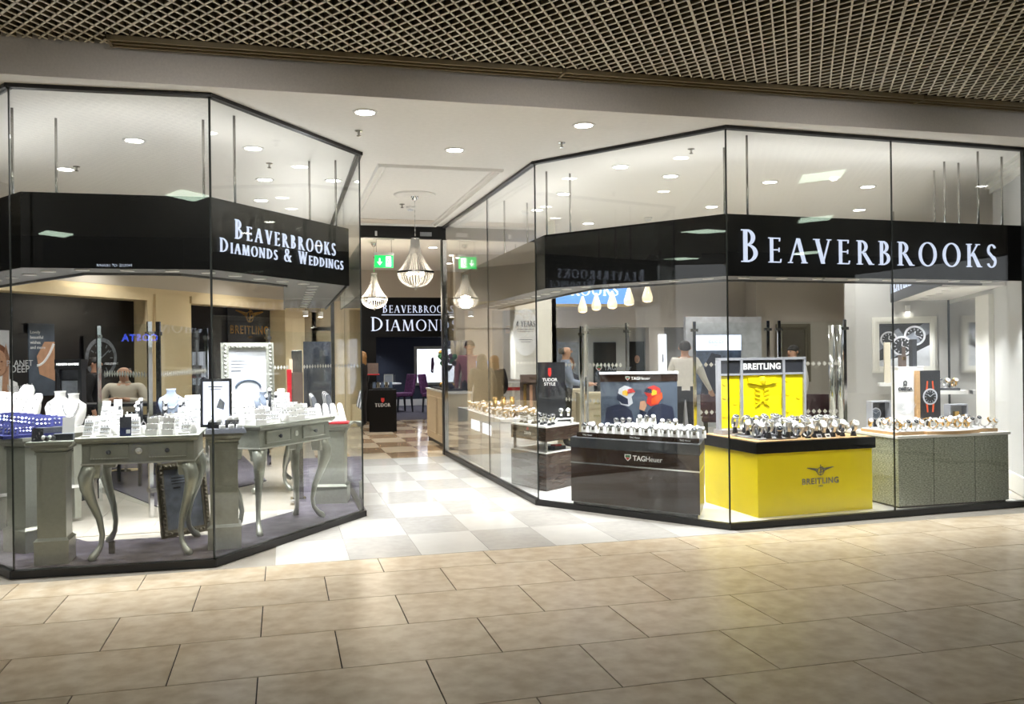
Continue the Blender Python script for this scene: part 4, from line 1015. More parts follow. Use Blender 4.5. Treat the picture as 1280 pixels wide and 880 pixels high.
# backboard
bc = (3.62, 8.56); br = -YAW
o = thing('backboard', 'brown headed backboard showing two race drivers nose to nose', 'sign', (bc[0], bc[1], WZ+.736), br)
box(-.405, .405, 0, .04, .52, .6).build('header', 'bronze_wood', o); box(-.41, .41, -.01, .05, .6, .622).build('cap_light', 'lightbox_white', o)
box(-.4, .4, .005, .035, .0, .52).build('panel', 'print_slate', o)
tag_logo(o, Matrix.Translation((-.12, -.003, .555)), .022)
def helmet(m, cx, cz, s, f):
    P = lambda pts: [(cx+f*x*s, cz+z*s) for x, z in (pts if f > 0 else pts[::-1])]
    return P
for f, cx in ((1, -.14), (-1, .15)):
    P = helmet(None, cx, .37, .1, f)
    MB().xz(P([(-.9, -.2), (-.5, -.9), (.3, -1.1), (.75, -.75), (.6, -.1), (1.0, .35), (.55, .9), (-.1, 1.1), (-.7, .75)]), .002, .005).build('printed_helmet', 'print_pale' if f > 0 else 'print_red', o)
    MB().xz(P([(-.95, -.3), (-.4, -.8), (.25, -.9), (.2, -.3), (-.3, .0), (-.9, .35)]), .001, .002).build('printed_helmet', 'print_navy' if f > 0 else 'print_orange', o)
    MB().xz(P([(-.35, .15), (.15, .0), (.3, .35), (.0, .65), (-.35, .5)]), .0, .001).build('printed_helmet', 'print_yellow', o)
    MB().xz(P([(.15, .25), (1.0, .4), (.7, .8), (.2, .7)]), -.001, .0).build('printed_helmet', 'print_red' if f > 0 else 'print_navy', o)
    MB().xz(P([(-2.4, -3.4), (1.0, -3.4), (.6, -1.6), (-.2, -.95), (-.9, -.85), (-2.0, -1.2)]), .003, .005).build('printed_shoulder', 'print_navy', o)
MB().xz([(.0, .23), (.05, .21), (.08, .27), (.06, .32), (.01, .31)], -.001, .002).build('printed_hand', 'print_skin', o)
MB().xz([(-.02, .1), (.07, .1), (.075, .2), (.01, .22)], -.001, .002).build('printed_cuff', 'print_navy', o)
# small display steps in front of the backboard
Mb = Matrix.Translation((bc[0], bc[1], WZ+.735)) @ Matrix.Rotation(br, 4, 'Z')
for i, (x, wd, h, lb) in enumerate(((-.19, .2, .04, 'left brown display step before the race backboard'), (.06, .21, .075, 'raised middle brown display step before the race backboard'), (.29, .2, .03, 'right brown display step before the race backboard'))):
    o = thing('display_step', lb, 'step', tuple(Mb @ Vector((x, -.07, 0))), br); box(-wd/2, wd/2, -.04, .04, h-.03, h).build('step_top', 'bronze_wood', o)
    for sx in (-1, 1): box(sx*(wd/2-.015)-.006, sx*(wd/2-.015)+.006, -.035, .035, 0, h-.03).build('foot', 'chrome', o)
    for k in range(3):
        pr_ = W_TAG[k % 2] if i else W_TU
        pr_.put(Mb @ Vector((x-wd/3+wd/3*k, -.075, h)), br, ['left ', 'middle ', 'right '][k]+['sports watch on the left brown step', 'cushion watch on the middle brown step', 'cushion watch on the right brown step'][i], 1.05, group='watches before the race backboard')
tag(box(-.035, .035, 0, .004, 0, .075).build('price_card', 'print_pale', None, loc=tuple(Mb @ Vector((-.36, -.12, 0))), rz=br), 'small white card left of the race backboard', 'card')
tag(box(-.05, .05, 0, .006, 0, .1).build('price_card', 'print_pale', None, loc=tuple(Mt @ Vector((L_-.12, .19, .735))), rz=ta+.3), 'white card at the right end of the cushion tray', 'card')

# ---- yellow counter
ya = area((4.3, 7.37), (5.6, 7.45)); YL = math.dist((4.3, 7.37), (5.6, 7.45)); YD = .95
MY = Matrix.Translation((4.3, 7.37, WZ)) @ Matrix.Rotation(ya, 4, 'Z')
o = thing('watch_counter', 'bright yellow watch counter with black top edge and winged logo', 'counter', (4.3, 7.37, WZ), ya)
box(0, YL, 0, YD, 0, .6).build('body', 'yellow', o)
MB().box(-.025, YL+.025, -.025, YD+.025, .6, .705).build('top_edge', 'fascia_black', o)
box(.0, YL, .0, YD, .705, .712).build('top_surface', 'wood_light', o)
def wing_logo(parent, M, s, m='steel', mt=None):
    for f in (-1, 1):
        w_ = MB()
        for k in range(6):
            z0 = -.05+.1*k; pts = [(.25, z0-.16), (.9-.10*(5-k), z0*.55+.12), (1.45-.18*(5-k), z0*.45+.22), (1.42-.18*(5-k), z0*.45+.3), (.3, z0+.02-.1)]
            pts = [(f*x*s, (z-.1)*s) for x, z in pts]; w_.xz(pts if f > 0 else pts[::-1], -.002, 0)
        w_.xf(M).build('wing', m, parent)
    a = MB()
    n = 20
    for i in range(n):
        t0, t1 = 2*PI*i/n, 2*PI*(i+1)/n
        a.xz([(s*.38*math.cos(t0), s*(.38*math.sin(t0)+.0)), (s*.38*math.cos(t1), s*.38*math.sin(t1)), (s*.31*math.cos(t1), s*.31*math.sin(t1)), (s*.31*math.cos(t0), s*.31*math.sin(t0))][::-1] and [(s*.31*math.cos(t0), s*.31*math.sin(t0)), (s*.38*math.cos(t0), s*.38*math.sin(t0)), (s*.38*math.cos(t1), s*.38*math.sin(t1)), (s*.31*math.cos(t1), s*.31*math.sin(t1))], -.003, 0)
    a.xz([(-.04*s, -.38*s), (.04*s, -.38*s), (.04*s, .62*s), (-.04*s, .62*s)], -.004, -.001).xz([(-.2*s, -.12*s), (.2*s, -.12*s), (.2*s, -.05*s), (-.2*s, -.05*s)], -.004, -.001)
    a.xf(M).build('anchor', m, parent)
    text_mb('B', s*.75, .002).xf(M @ Matrix.Translation((.16*s, -.004, -.08*s))).build('monogram', m, parent)
    text_mb('BREITLING', s*.75, .003, spacing=1.15, bold=s*.02).xf(M @ Matrix.Translation((0, 0, -s*1.12))).build('lettering', mt or m, parent)
    text_mb('1884', s*.26, .002).xf(M @ Matrix.Translation((0, 0, -s*1.42))).build('year', mt or m, parent)
wing_logo(o, Matrix.Translation((YL*.535, -.002, .4)), .105)
# backboard in three framed panels
bb = thing('backboard', 'three panel yellow relief backboard in grey frames on the yellow counter', 'sign', tuple(MY @ Vector((.08, .8, .712))), ya)
Wb = 1.03; hb = .77
cols = [(0, .26), (.26, .77), (.77, Wb)]
box(-.02, Wb+.02, -.1, .07, 0, .05).build('base', 'grey_frame', bb)
for x in (0, .26, .77, Wb): box(x-.014, x+.014, -.03, .03, .05, hb).build('mullion', 'grey_frame', bb)
box(-.014, Wb+.014, -.03, .03, hb-.014, hb+.012).build('top_rail', 'grey_frame', bb)
box(0, Wb, -.026, .02, .6, .62).build('middle_rail', 'grey_frame', bb)
for i, (a, b) in enumerate(cols):
    box(a+.012, b-.012, -.01, .015, .62, hb-.012).build('header_panel', 'slate', bb)
    box(a+.012, b-.012, -.005, .02, .06, .6).build('relief_panel', 'yellow_flat', bb)
text_mb('BREITLING', .088, .006, spacing=1.1, bold=.003).xf(Matrix.Translation((.515, -.012, .66))).build('lettering', 'white_item', bb)
rl = MB()
cx = .515
for f in (-1, 1):
    pts = [(cx+f*.005, .49), (cx+f*.17, .52), (cx+f*.18, .57), (cx+f*.005, .57)]
    rl.xz(pts if f > 0 else pts[::-1], -.03, -.004)
    for k in range(4):
        z = .45-.045*k; pts = [(cx+f*.02, z-.02), (cx+f*.085, z), (cx+f*.09, z+.014), (cx+f*.02, z-.002)]; rl.xz(pts if f > 0 else pts[::-1], -.02, -.004)
    pts = [(cx+f*.0, .33), (cx+f*.085, .265), (cx+f*.09, .28), (cx+f*.0, .35)]; rl.xz(pts if f > 0 else pts[::-1], -.02, -.004)
rl.ball((cx, -.006, .54), .05, 12, 6)
rl.build('relief_emblem', 'yellow_flat', bb)
sm = MB()
for a, z in ((.07, .5), (.07, .36), (.19, .3), (.83, .52), (.83, .38), (.96, .34), (.07, .17), (.83, .2)):
    for t in (-.9, 0, .9):
        sm.add(box(-.006, .006, -.012, -.004, 0, .03), Matrix.Translation((a, 0, z)) @ Matrix.Rotation(t, 4, 'Y'))
for k in range(5): sm.box(.74, .76, -.012, -.004, .27+.03*k, .275+.03*k)
sm.build('relief_pips', 'yellow_flat', bb)
lbY = 'polished steel wristwatch on a black cuff on the yellow counter'
rr = random.Random(5)
tr1 = thing('watch_tray', 'grey stepped tray at the left of the yellow counter', 'tray', tuple(MY @ Vector((.1, .1, .712))), ya); box(0, .42, 0, .5, 0, .012).build('base', 'grey_frame', tr1); box(.04, .42, .17, .5, .012, .035).build('step', 'grey_frame', tr1)
for j, y in enumerate((.12, .22, .32, .42, .52, .62)):
    for i in range(11):
        x = .1+.107*i+(.05 if j % 2 else 0)
        if x > YL-.06 or (x < .2 and j < 1): continue
        if rr.random() < .12: continue
        zt = .712
        if .1 <= x <= .54 and y < .62: zt = .724 if y < .27 else .747
        p = MY @ Vector((x+rr.uniform(-.012, .012), y+rr.uniform(-.01, .01), zt))
        pr_ = W_LE if rr.random() < .1 else rr.choice(W_ST)
        if j >= 4: pr_ = W_ST[2]
        pr_.put(p, ya+rr.uniform(-.7, .5), ('black strapped' if pr_ is W_LE else 'steel')+' wristwatch, %s from the left in the %s row on the yellow counter' % (KC(('y', j)), ROW[j]), rr.uniform(1.1, 1.3), group='steel watches on the yellow counter')
for i, x in enumerate((.84, .74)):
    o = thing('price_card', ['white price plaque at the front of the yellow counter', 'grey price plaque at the front of the yellow counter'][i], 'card', tuple(MY @ Vector((x, .05, .712))), ya+.1)
    box(-.03, .03, 0, .006, 0, .045).xf(Matrix.Rotation(R(-30), 4, 'X')).build('plaque', ['white_item', 'print_pale'][i], o); box(-.018, .018, -.001, 0, .012, .03).xf(Matrix.Rotation(R(-30), 4, 'X')).build('print', 'dark_item', o)

# ---- cloth covered counter
OX0, OX1, OY0, OY1 = 5.84, 7.15, 7.37, 8.2
o = thing('watch_counter', 'silver grey woven cloth covered counter with a white top', 'counter', (OX0, OY0, WZ), 0)
WO, DO = OX1-OX0, OY1-OY0
for a, b in ((0, .408), (.416, .898), (.906, WO)): box(a, b, 0, .02, .02, .685).build('front_panel', 'omega_cloth', o)
box(0, .018, .022, DO, .02, .685).build('side_panel', 'omega_cloth', o); box(WO-.018, WO, .022, DO, .02, .685).build('side_panel', 'omega_cloth', o)
box(.02, WO-.02, .021, DO-.01, 0, .684).build('carcass', 'slate', o)
box(-.015, WO+.015, -.015, DO, .685, .71).build('top', 'white_base', o)
for i, (a, b, y0, y1, lb) in enumerate(((.02, .42, .06, .6, 'left pale wooden tray on the cloth counter'), (.36, 1.0, .0, .45, 'middle pale wooden tray jutting over the cloth counter edge'), (.94, 1.26, .08, .6, 'right pale wooden tray on the cloth counter'))):
    if i != 1: a, b = (a, .355) if i == 0 else (1.005, b)
    t = thing('watch_board', lb, 'tray', (OX0, OY0, WZ+.71), 0)
    pts = [(a, y0), (b, y0), (b, y1), (a, y1)]
    if i == 1: pts = [(a, y0+.03), (a+.16, y0-.01), ((a+b)/2, y0-.025), (b-.16, y0-.01), (b, y0+.03), (b, y1), (a, y1)]
    MB().prism(pts, 0, .03).build('board', 'wood_light', t); MB().prism([((x-(a+b)/2)*.97+(a+b)/2, (y-(y0+y1)/2)*.97+(y0+y1)/2) for x, y in pts], .03, .036).build('pad', 'white_item', t)
lbO = 'open bracelet watch on a pale tray of the cloth counter'
rr = random.Random(11)
for j in range(5):
    for i in range(12):
        x = .07+.104*i+(.04 if j % 2 else 0); y = .1+.1*j
        if x > 1.24 or rr.random() < .08: continue
        if abs(x-.36) < .04 or abs(x-1.0) < .04: continue
        if y > .43 and .36 < x < 1.0: continue
        rr.choice(W_OM).put((OX0+x+rr.uniform(-.01, .01), OY0+y, WZ+.746), rr.uniform(-.5, .5), 'open bracelet watch, %s from the left in the %s row on the pale trays' % (KC(('o', j)), ROW[j]), rr.uniform(.98, 1.12), group='open bracelet watches on pale trays')
# brand sign and watch advert behind the watches
sgx = ony(1118, 457, 8.0).x
o = thing('counter_sign', 'pale embossed counter sign with dark letters on the cloth counter', 'sign', (sgx+.13, 8.0, WZ+.71), R(2))
box(-.13, .115, 0, .03, 0, .62).build('panel', 'white_item', o)
ar = MB()
for k in range(7):
    r_ = .03+.018*k
    ar.add(MB().sweep([(Vector((r_*math.cos(PI*1.05+t*PI*.9/12), 0, .3+r_*math.sin(PI*1.05+t*PI*.9/12))), .0025) for t in range(13)], 4))
ar.build('embossed_ripples', 'white_item_cool', o)
text_mb('OMEGA', .052, .004, bold=.001).xf(Matrix.Translation((0, -.003, .41))).build('lettering', 'dark_item', o); text_mb('\u03a9', .07, .004, bold=.002).xf(Matrix.Translation((0, -.003, .465))).build('symbol', 'dark_item', o)
o = thing('watch_advert', 'tall black advert of a wristwatch with an oak side on the cloth counter', 'sign', (sgx+.4, 7.98, WZ+.71), R(-4))
box(-.14, -.1, -.01, .06, 0, .62).build('oak_side', 'wood_light', o); box(-.1, .15, 0, .05, 0, .62).build('panel', 'print_black', o)
def flat_watch(parent, M, s, md='print_black', mc='print_pale', ms='print_orange', strap=True):
    if strap:
        for sz in (-1, 1):
            for sx in (-1, 1):
                q = [(sx*.45*s-.12*s, sz*.8*s), (sx*.45*s+.12*s, sz*.8*s), (sx*.35*s+.1*s, sz*1.9*s), (sx*.35*s-.1*s, sz*1.9*s)]
                MB().xz(q if sz > 0 else q[::-1], -.001, 0).xf(M).build('printed_strap', ms, parent)
    c = lambda r_: [(r_*s*math.cos(2*PI*i/28), r_*s*math.sin(2*PI*i/28)) for i in range(28)]
    MB().xz(c(1.0), -.002, -.001).xf(M).build('printed_case', mc, parent); MB().xz(c(.8), -.003, -.002).xf(M).build('printed_dial', md, parent)
    t = MB()
    for k in range(12): t.add(box(-.03*s, .03*s, -.004, -.003, .55*s, .73*s), Matrix.Rotation(k*PI/6, 4, 'Y'))
    t.add(box(-.04*s, .04*s, -.004, -.003, 0, .45*s), Matrix.Rotation(-.9, 4, 'Y')).add(box(-.03*s, .03*s, -.004, -.003, 0, .62*s), Matrix.Rotation(.9, 4, 'Y'))
    t.xf(M).build('printed_markers', mc, parent)
flat_watch(o, Matrix.Translation((.025, -.001, .34)), .088)
text_mb('CO-AXIAL', .024, .002).xf(Matrix.Translation((.03, -.002, .1))).build('lettering', 'print_pale', o)
# wall picture with three watches
PW = Matrix.Translation((KL[0], KL[1], 0)) @ Matrix.Rotation(R(-30), 4, 'Z')
def pwl(px, py):
    p = onv(px, py, KL, KC_); return math.dist((p.x, p.y), KL), p.z
xl, xr = pwl(1090, 430)[0], pwl(1171, 430)[0]; pww = xr-xl; zt_, zb = pwl(1130, 396)[1], pwl(1130, 466)[1]; hh = zt_-zb
o = thing('wall_picture', 'white framed picture of three chronographs on the pale grey wall', 'picture', tuple(PW @ Vector(((xl+xr)/2, 0, zb))), R(-30))
pr = [('printed_cushion', MB().xz([(-pww*.4, hh*.1), (pww*.4, hh*.1), (pww*.4, hh*.5), (pww*.05, hh*.3), (-pww*.4, hh*.22)], 0, .001), 'print_pale')]
picture_frame(o, pww, hh, .1, 'frame_white', 'print_black', Matrix(), .05, pr)
for k, (x, z, s) in enumerate(((-.24, .6, .12), (.16, .66, .15), (-.04, .48, .15))):
    Mw = Matrix.Translation((x*pww, -.024-.004*k, hh*z)) @ Matrix.Rotation(1.0, 4, 'Y')
    MB().xz([(-.1*s*7*.8, -1.7*s), (.8*s*.7, -1.7*s), (.8*s*.7, 1.7*s), (-.56*s, 1.7*s)], 0, .001).xf(Mw).build('printed_bracelet', 'print_grey', o)
    flat_watch(o, Mw, s, strap=False)
for k in range(2):
    if k == 0:
        (a0, z0), (a1, _) = pwl(1097, 478), pwl(1119, 478); p = PW @ Vector((a0, -.22, z0)); L2 = a1-a0
    else:
        p = Vector((8.47, 9.97, zat_(1196, 488, 11.75))); L2 = .42
    tag(MB().prism([(0, 0), (L2, 0), (L2, .22), (0, .22)], -.05, 0).build('wall_shelf', 'white_item', None, loc=tuple(p), rz=R(-30)), ['left white wall shelf behind the counter sign', 'right white wall shelf beside the mirror'][k], 'shelf')
    Ms = Matrix.Translation(p) @ Matrix.Rotation(R(-30), 4, 'Z')
    if k == 0:
        tag(box(-.045, .045, -.03, .03, 0, .6).build('upright_box', 'cream_item', None, loc=tuple(Ms @ Vector((.12, .1, 0))), rz=R(-30), bevel=.006), 'cream upright gift box on the left wall shelf', 'box')
    else:
        tag(box(-.11, .19, -.07, .07, 0, .03).build('watch_plinth', 'slate', None, loc=tuple(Ms @ Vector((.14, .1, 0))), rz=R(-30)), 'dark plinth on the right wall shelf', 'plinth')
        for i in range(3): W_OM[i].put(Ms @ Vector((.07+.1*i, .1, .03)), -.2, ['left', 'middle', 'right'][i]+' bracelet watch on the right wall shelf', 1.3, group='watches on the right wall shelf')
bz = ony(1140, 458, 8.0).z
tx = ony(1136, 457, 8.2).x
o = thing('tall_plinth', 'white plinth behind the counter signs', 'plinth', (tx, 8.28, WZ), 0); box(-.12, .2, -.06, .06, 0, 1.36).build('body', 'white_base', o); box(-.13, .21, -.065, .065, 1.36, 1.37).build('cap', 'white_base', o)
o = thing('watch_pillow', 'brown leather watch holder on the white plinth', 'holder', (tx-.02, 8.28, WZ+1.37), 0); box(-.035, .035, -.03, .03, 0, .13).build('body', 'leather', o, bevel=.008); box(-.02, .02, -.031, -.02, .13, .22).build('strap', 'leather', o); MB().lathe([(.022, 0), (.02, .01)], 12).xf(Matrix.Translation((0, -.03, .09)) @ Matrix.Rotation(R(90), 4, 'X')).build('case', 'gold', o)
tag(box(-.03, .03, -.03, .03, 0, .3).build('upright_box', 'slate', None, loc=(tx+.12, 8.28, WZ+1.37), bevel=.004), 'black upright box on the white plinth', 'box')
for k, (px, lb) in enumerate(((1102, 'small grey framed watch niche left of the counter sign'), (1197, 'small grey framed niche right of the watch advert'))):
    p = ony(px, 530, 8.1) if k == 0 else ony(px, 512, 8.12)
    o = thing('watch_niche', lb, 'niche', (p.x, 8.1, WZ+.71), 0); w_, h_ = (.12, .3) if k == 0 else (.12, .24)
    for bx in ((-w_, -w_+.015, 0, h_), (w_-.015, w_, 0, h_), (-w_+.015, w_-.015, h_-.015, h_), (-w_+.015, w_-.015, 0, .015)): box(bx[0], bx[1], 0, .09, bx[2], bx[3]).build('side', 'grey_frame', o)
    box(-w_+.015, w_-.015, .08, .09, .015, h_-.015).build('back', 'print_black' if k == 0 else 'wall_grey', o)
    if k == 0: flat_watch(o, Matrix.Translation((-.01, .079, .16)), .065, md='print_slate', strap=False)
    else: box(-.035, .02, .02, .05, .015, .16).build('gold_block', 'gold', o)
# wall lamp on the picture wall
wl_ = pwl(1134, 387); p = PW @ Vector((wl_[0], -.03, wl_[1])); o = thing('wall_lamp', 'small white wall washer above the white framed picture', 'lamp', tuple(p), R(-30)); box(-.03, .03, -.05, .02, -.04, .06).build('body', 'white_item', o); box(-.025, .025, -.04, 0, -.045, -.04).build('lens', 'lamp', o)
spot(o, (0, -.3, .25), 50, 110, .8, (.95, .97, 1), aim=(.1, .05, -1))
# ---- brown two tier counter by the entrance glazing
UP = [(2.66, 10.22), (2.88, 9.5), (3.42, 9.92), (3.2, 10.7)]
o = thing('watch_counter', 'brown two tier watch counter with a white top beside the entrance glass', 'counter', (UP[1][0], UP[1][1], WZ), 0)
ul = [(x-UP[1][0], y-UP[1][1]) for x, y in UP]
uv = [Vector((x, y, 0)) for x, y in ul]
MB().prism(ul, 0, .42).build('lower_body', 'bronze_wood', o); MB().prism(inset(uv, .02), .42, .43).build('shelf', 'white_item', o)
for p in inset(uv, .12): MB().lathe([(.018, .43), (.018, .56)], 10, p[0], p[1]).build('spacer', 'steel', o)
MB().prism(ul, .56, .715).build('upper_body', 'bronze_wood', o); MB().prism(inset(uv, -.01), .715, .732).build('top', 'white_base', o)
an_ = area(UP[0], UP[1]); Mu = Matrix.Translation((ul[0][0]*.5, ul[0][1]*.5, .62)) @ Matrix.Rotation(an_, 4, 'Z') @ Matrix.Translation((0, -.003, 0))
serif_block('TUDOR', .032).xf(Mu).build('lettering', 'white_item', o); MB().xz([(-.02, .05), (.02, .05), (.02, .075), (0, .09), (-.02, .075)], -.003, 0).xf(Mu).build('shield', 'print_red', o)
tag(box(-.1, .1, -.06, .06, 0, .04).build('flat_box', 'dark_item', None, loc=(3.12, 9.88, WZ+.43), rz=.5), 'flat black box on the open shelf of the two tier counter', 'box')
tag(box(-.05, .05, -.04, .04, 0, .02).build('flat_box', 'red', None, loc=(3.12, 9.88, WZ+.47), rz=.5), 'flat red box on the open shelf of the two tier counter', 'box')
o = thing('counter_sign', 'tall black dotted sign with a red shield on the two tier counter', 'sign', (3.17, 10.2, WZ+.732), -YAW-.05)
box(-.165, .165, 0, .05, 0, .72).build('panel', 'print_black', o)
dt = MB()
for i in range(22):
    for j in range(44): dt.box(-.155+.0145*i+(.007 if j % 2 else 0), -.15+.0145*i+(.007 if j % 2 else 0), -.0015, 0, .02+.0155*j, .025+.0155*j)
tag(dt.build('dot_pattern', 'charcoal', o), kind='stuff')
MB().xz([(-.04, .57), (-.02, .54), (0, .57), (0, .65), (-.04, .65)], -.004, -.001).build('shield', 'print_red', o)
text_mb('TUDOR\nSTYLE', .052, .003, bold=.001).xf(Matrix.Translation((-.02, -.003, .49))).build('lettering', 'white_item', o)
lbU = 'sports watch on a black stand on the two tier counter'
for i, (x, y) in enumerate(((2.82, 10.12), (2.87, 9.98), (2.8, 10.24), (2.93, 9.82), (2.98, 9.68), (2.92, 10.05), (3.0, 9.92), (3.06, 9.8), (2.99, 10.12))): W_TU.put((x, y, WZ+.732), -.5+.1*(i % 3), 'sports watch on a black stand, %s placed on the two tier counter' % ORD[i], 1.15)
o = thing('curved_stand', 'white curved watch stand at the front of the two tier counter', 'stand', (3.22, 9.92, WZ+.732), -.2)
MB().xz([(-.11, 0), (-.1, .0), (-.06, .045), (.12, .05), (.12, .06), (-.07, .058)], -.06, .06).build('deck', 'white_item', o); box(.1, .115, -.06, .06, 0, .05).build('foot', 'white_item', o)
for i in range(2): W_TU.put((3.2+.09*i, 9.92, WZ+.792), -.4, ['left', 'right'][i]+' sports watch on the white curved stand', 1.1, group='watches on the curved stand')
# ---- white counter along the entrance glass
o = thing('watch_counter', 'long white counter with glowing panels along the entrance glass', 'counter', (2.66, 10.75, WZ), 0)
MB().box(0, .62, 0, 2.75, 0, .7).build('body', 'white_base', o); box(-.0, .64, -.01, 2.76, .7, .73).build('top', 'white_base', o)
for a, b in ((.5, 1.0), (1.2, 1.75)): box(-.004, 0, a, b, .48, .62).build('glow_panel', 'lightbox_white', o)
for a in (.02, 1.1, 1.85): box(-.003, 0, a, a+.012, 0, .7).build('joint', 'grey_frame', o)
lbG = 'gold watch lying on the long white counter'
rr = random.Random(2)
for j in range(5):
    for i in range(12):
        if 5 <= i <= 7 and 1 <= j: continue
        rr.choice(W_GO).put((2.75+.11*j, 10.85+.2*i+rr.uniform(-.05, .05), WZ+.73), -1.0+rr.uniform(-.6, .6), 'gold watch, %s along the %s line of the long white counter' % (KC(('g', j)), ['glass side', 'second', 'middle', 'fourth', 'shop side'][j]), rr.uniform(1.0, 1.25), group='gold watches on the white counter')
o = thing('bangle_stand', 'gold three roll bangle stand on the long white counter', 'stand', (2.98, 11.0, WZ+.73), -.6)
C.objects.unlink(o); bpy.data.objects.remove(o)
for i in range(3):
    p = (2.92+.13*i, 12.1+.02*i, WZ+.8)
    o = thing('bangle_stand', ['left', 'middle', 'right'][i]+' of three tall gold bangle arches on the long white counter', 'stand', p, -.2, 'gold bangle arches')
    loop_band(.13, .06, .02, 16, 0, PI).build('arch', 'gold', o, True); box(-.05, .05, -.14, .14, -.02, 0).build('base', 'leather', o)
o = thing('watch_case', 'brown framed case of hanging gold watches behind the white counter', 'display case', (3.56, 12.3, WZ), -.15)
box(-.2, .2, 0, .1, 0, .73).build('plinth', 'white_base', o); box(-.2, .2, .08, .1, .73, 1.25).build('back', 'leather', o); box(-.2, .2, -.02, .1, 1.14, 1.25).build('header', 'leather', o)
text_mb('TISSOT', .05, .003).xf(Matrix.Translation((0, -.023, 1.18))).build('lettering', 'gold', o)
for i in range(4): box(-.15+.09*i, -.11+.09*i, .06, .08, .78, 1.1).build('strap', ['gold', 'print_skin', 'chrome', 'leather'][i], o)
# ================================================================== SHOP INTERIOR
def plan(px, D):                      # plan position on the ray through column px at camera depth D
    X = (px-640)/FPX*D; c, s = math.cos(YAW), math.sin(YAW)
    return (X*c+D*s, -X*s+D*c)
def zat(px, py, D): return EYE-(py-(440.7-.01158*(px-640)))/FPX*D

# ---- chandeliers
def chandelier(x, y, ztop, zr, zb, rr_, zn, label, n=34, watts=5):
    o = thing('chandelier', label, 'chandelier', (x, y, CEIL), 0, 'crystal basket chandeliers')
    MB().lathe([(.055, 0), (.05, -.03), (.03, -.07), (.012, -.08)], 16).build('canopy', 'chrome', o, True)
    ch = MB(); L_ = -(ztop-CEIL)
    k = int((L_-.08)/.03)
    for i in range(k): ch.add(MB().box(-.006, .006, -.002, .002, -.014, .014), Matrix.Translation((0, 0, -.09-i*.03)) @ Matrix.Rotation(R(90*(i % 2)), 4, 'Z'))
    ch.build('chain', 'chrome', o)
    zt, zrr, zbb = ztop-CEIL, zr-CEIL, zb-CEIL
    MB().lathe([(.05, zt), (.055, zt-.008), (.05, zt-.016)], 18).build('top_ring', 'chrome', o, True)
    s = MB()
    for i in range(n):
        a = 2*PI*i/n; pts = []
        for j in range(13):
            t = j/12.; r_ = .05+(rr_-.05)*(t**2.1); pts.append((Vector((r_*math.cos(a), r_*math.sin(a), zt-.01+(zrr-zt+.01)*t)), .0028+.002*(j % 2)))
        s.sweep(pts, 4, cap=False)
    tag(s.build('upper_bead_strands', 'crystal', o), kind='stuff')
    s = MB()
    for i in range(n):
        a = 2*PI*i/n; pts = []
        for j in range(9):
            t = j/8.*PI/2*.97; pts.append((Vector((rr_*math.cos(t)*math.cos(a), rr_*math.cos(t)*math.sin(a), zrr-(zrr-zbb)*math.sin(t))), .0035+.0025*(j % 2)))
        s.sweep(pts, 4, cap=False)
    tag(s.build('lower_bead_strands', 'crystal', o), kind='stuff')
    MB().lathe([(rr_, zrr-.012), (rr_+.008, zrr-.012), (rr_+.008, zrr+.012), (rr_, zrr+.012), (rr_, zrr-.012)], 40, cap=False).build('band', 'steel', o)
    MB().ball((0, 0, zbb-.012), .016, 10, 6).build('finial', 'crystal', o, True)
    for i in range(4):
        a = PI/4+i*PI/2; MB().ball((rr_*.5*math.cos(a), rr_*.5*math.sin(a), zrr-.02), .022, 10, 6, 1.3).build('bulb', 'bulb', o, True)
    l = bpy.data.lights.new('lamp', 'POINT'); l.energy = watts; l.color = (1, .88, .7); l.shadow_soft_size = .12
    q = bpy.data.objects.new('lamp', l); C.objects.link(q); q.parent = o; q.location = (0, 0, zrr-.06)
chandelier(1.64, 10.97, 3.05, 2.62, 2.43, .225, 3.6, 'larger crystal basket chandelier in the entrance passage')
chandelier(1.62, 15.82, 3.05, 2.6, 2.41, .235, 3.6, 'smaller looking chandelier beyond the entrance frame', watts=30)
# ---- exit sign on cords
p = ony(480, 328, 15.2); o = thing('exit_sign', 'green emergency exit sign with arrow and running figure', 'exit sign', (p.x, 15.2, p.z))
box(-.17, .17, -.02, .02, .12, .17).build('housing', 'lamp_trim', o); box(-.16, .16, -.008, .008, -.09, .12).build('panel', 'exit_green', o)
MB().box(-.085, -.065, -.012, -.008, -.01, .07).xz([(-.12, .01), (-.075, -.05), (-.03, .01), (-.05, .01), (-.075, -.02), (-.1, .01)], -.012, -.008).build('arrow', 'exit_white', o)
MB().box(.03, .12, -.012, -.008, -.07, .1).build('door_symbol', 'exit_white', o)
rf = MB().ball((.075, -.012, .055), .013, 8, 5); rf.add(box(-.01, .01, -.016, -.012, -.045, .0), Matrix.Translation((.075, 0, .04)) @ Matrix.Rotation(.35, 4, 'Y')); rf.add(box(-.006, .006, -.016, -.012, -.05, 0), Matrix.Translation((.07, 0, .0)) @ Matrix.Rotation(-.6, 4, 'Y')); rf.add(box(-.006, .006, -.016, -.012, -.05, 0), Matrix.Translation((.07, 0, .0)) @ Matrix.Rotation(.7, 4, 'Y')); rf.build('running_figure', 'exit_green', o)
for x in (-.13, .13): MB().lathe([(.004, .17), (.004, CEIL-p.z)], 6, x, 0).build('cord', 'steel', o)
box(-.18, .18, -.03, .03, CEIL-p.z-.03, CEIL-p.z).build('ceiling_plate', 'lamp_trim', o)
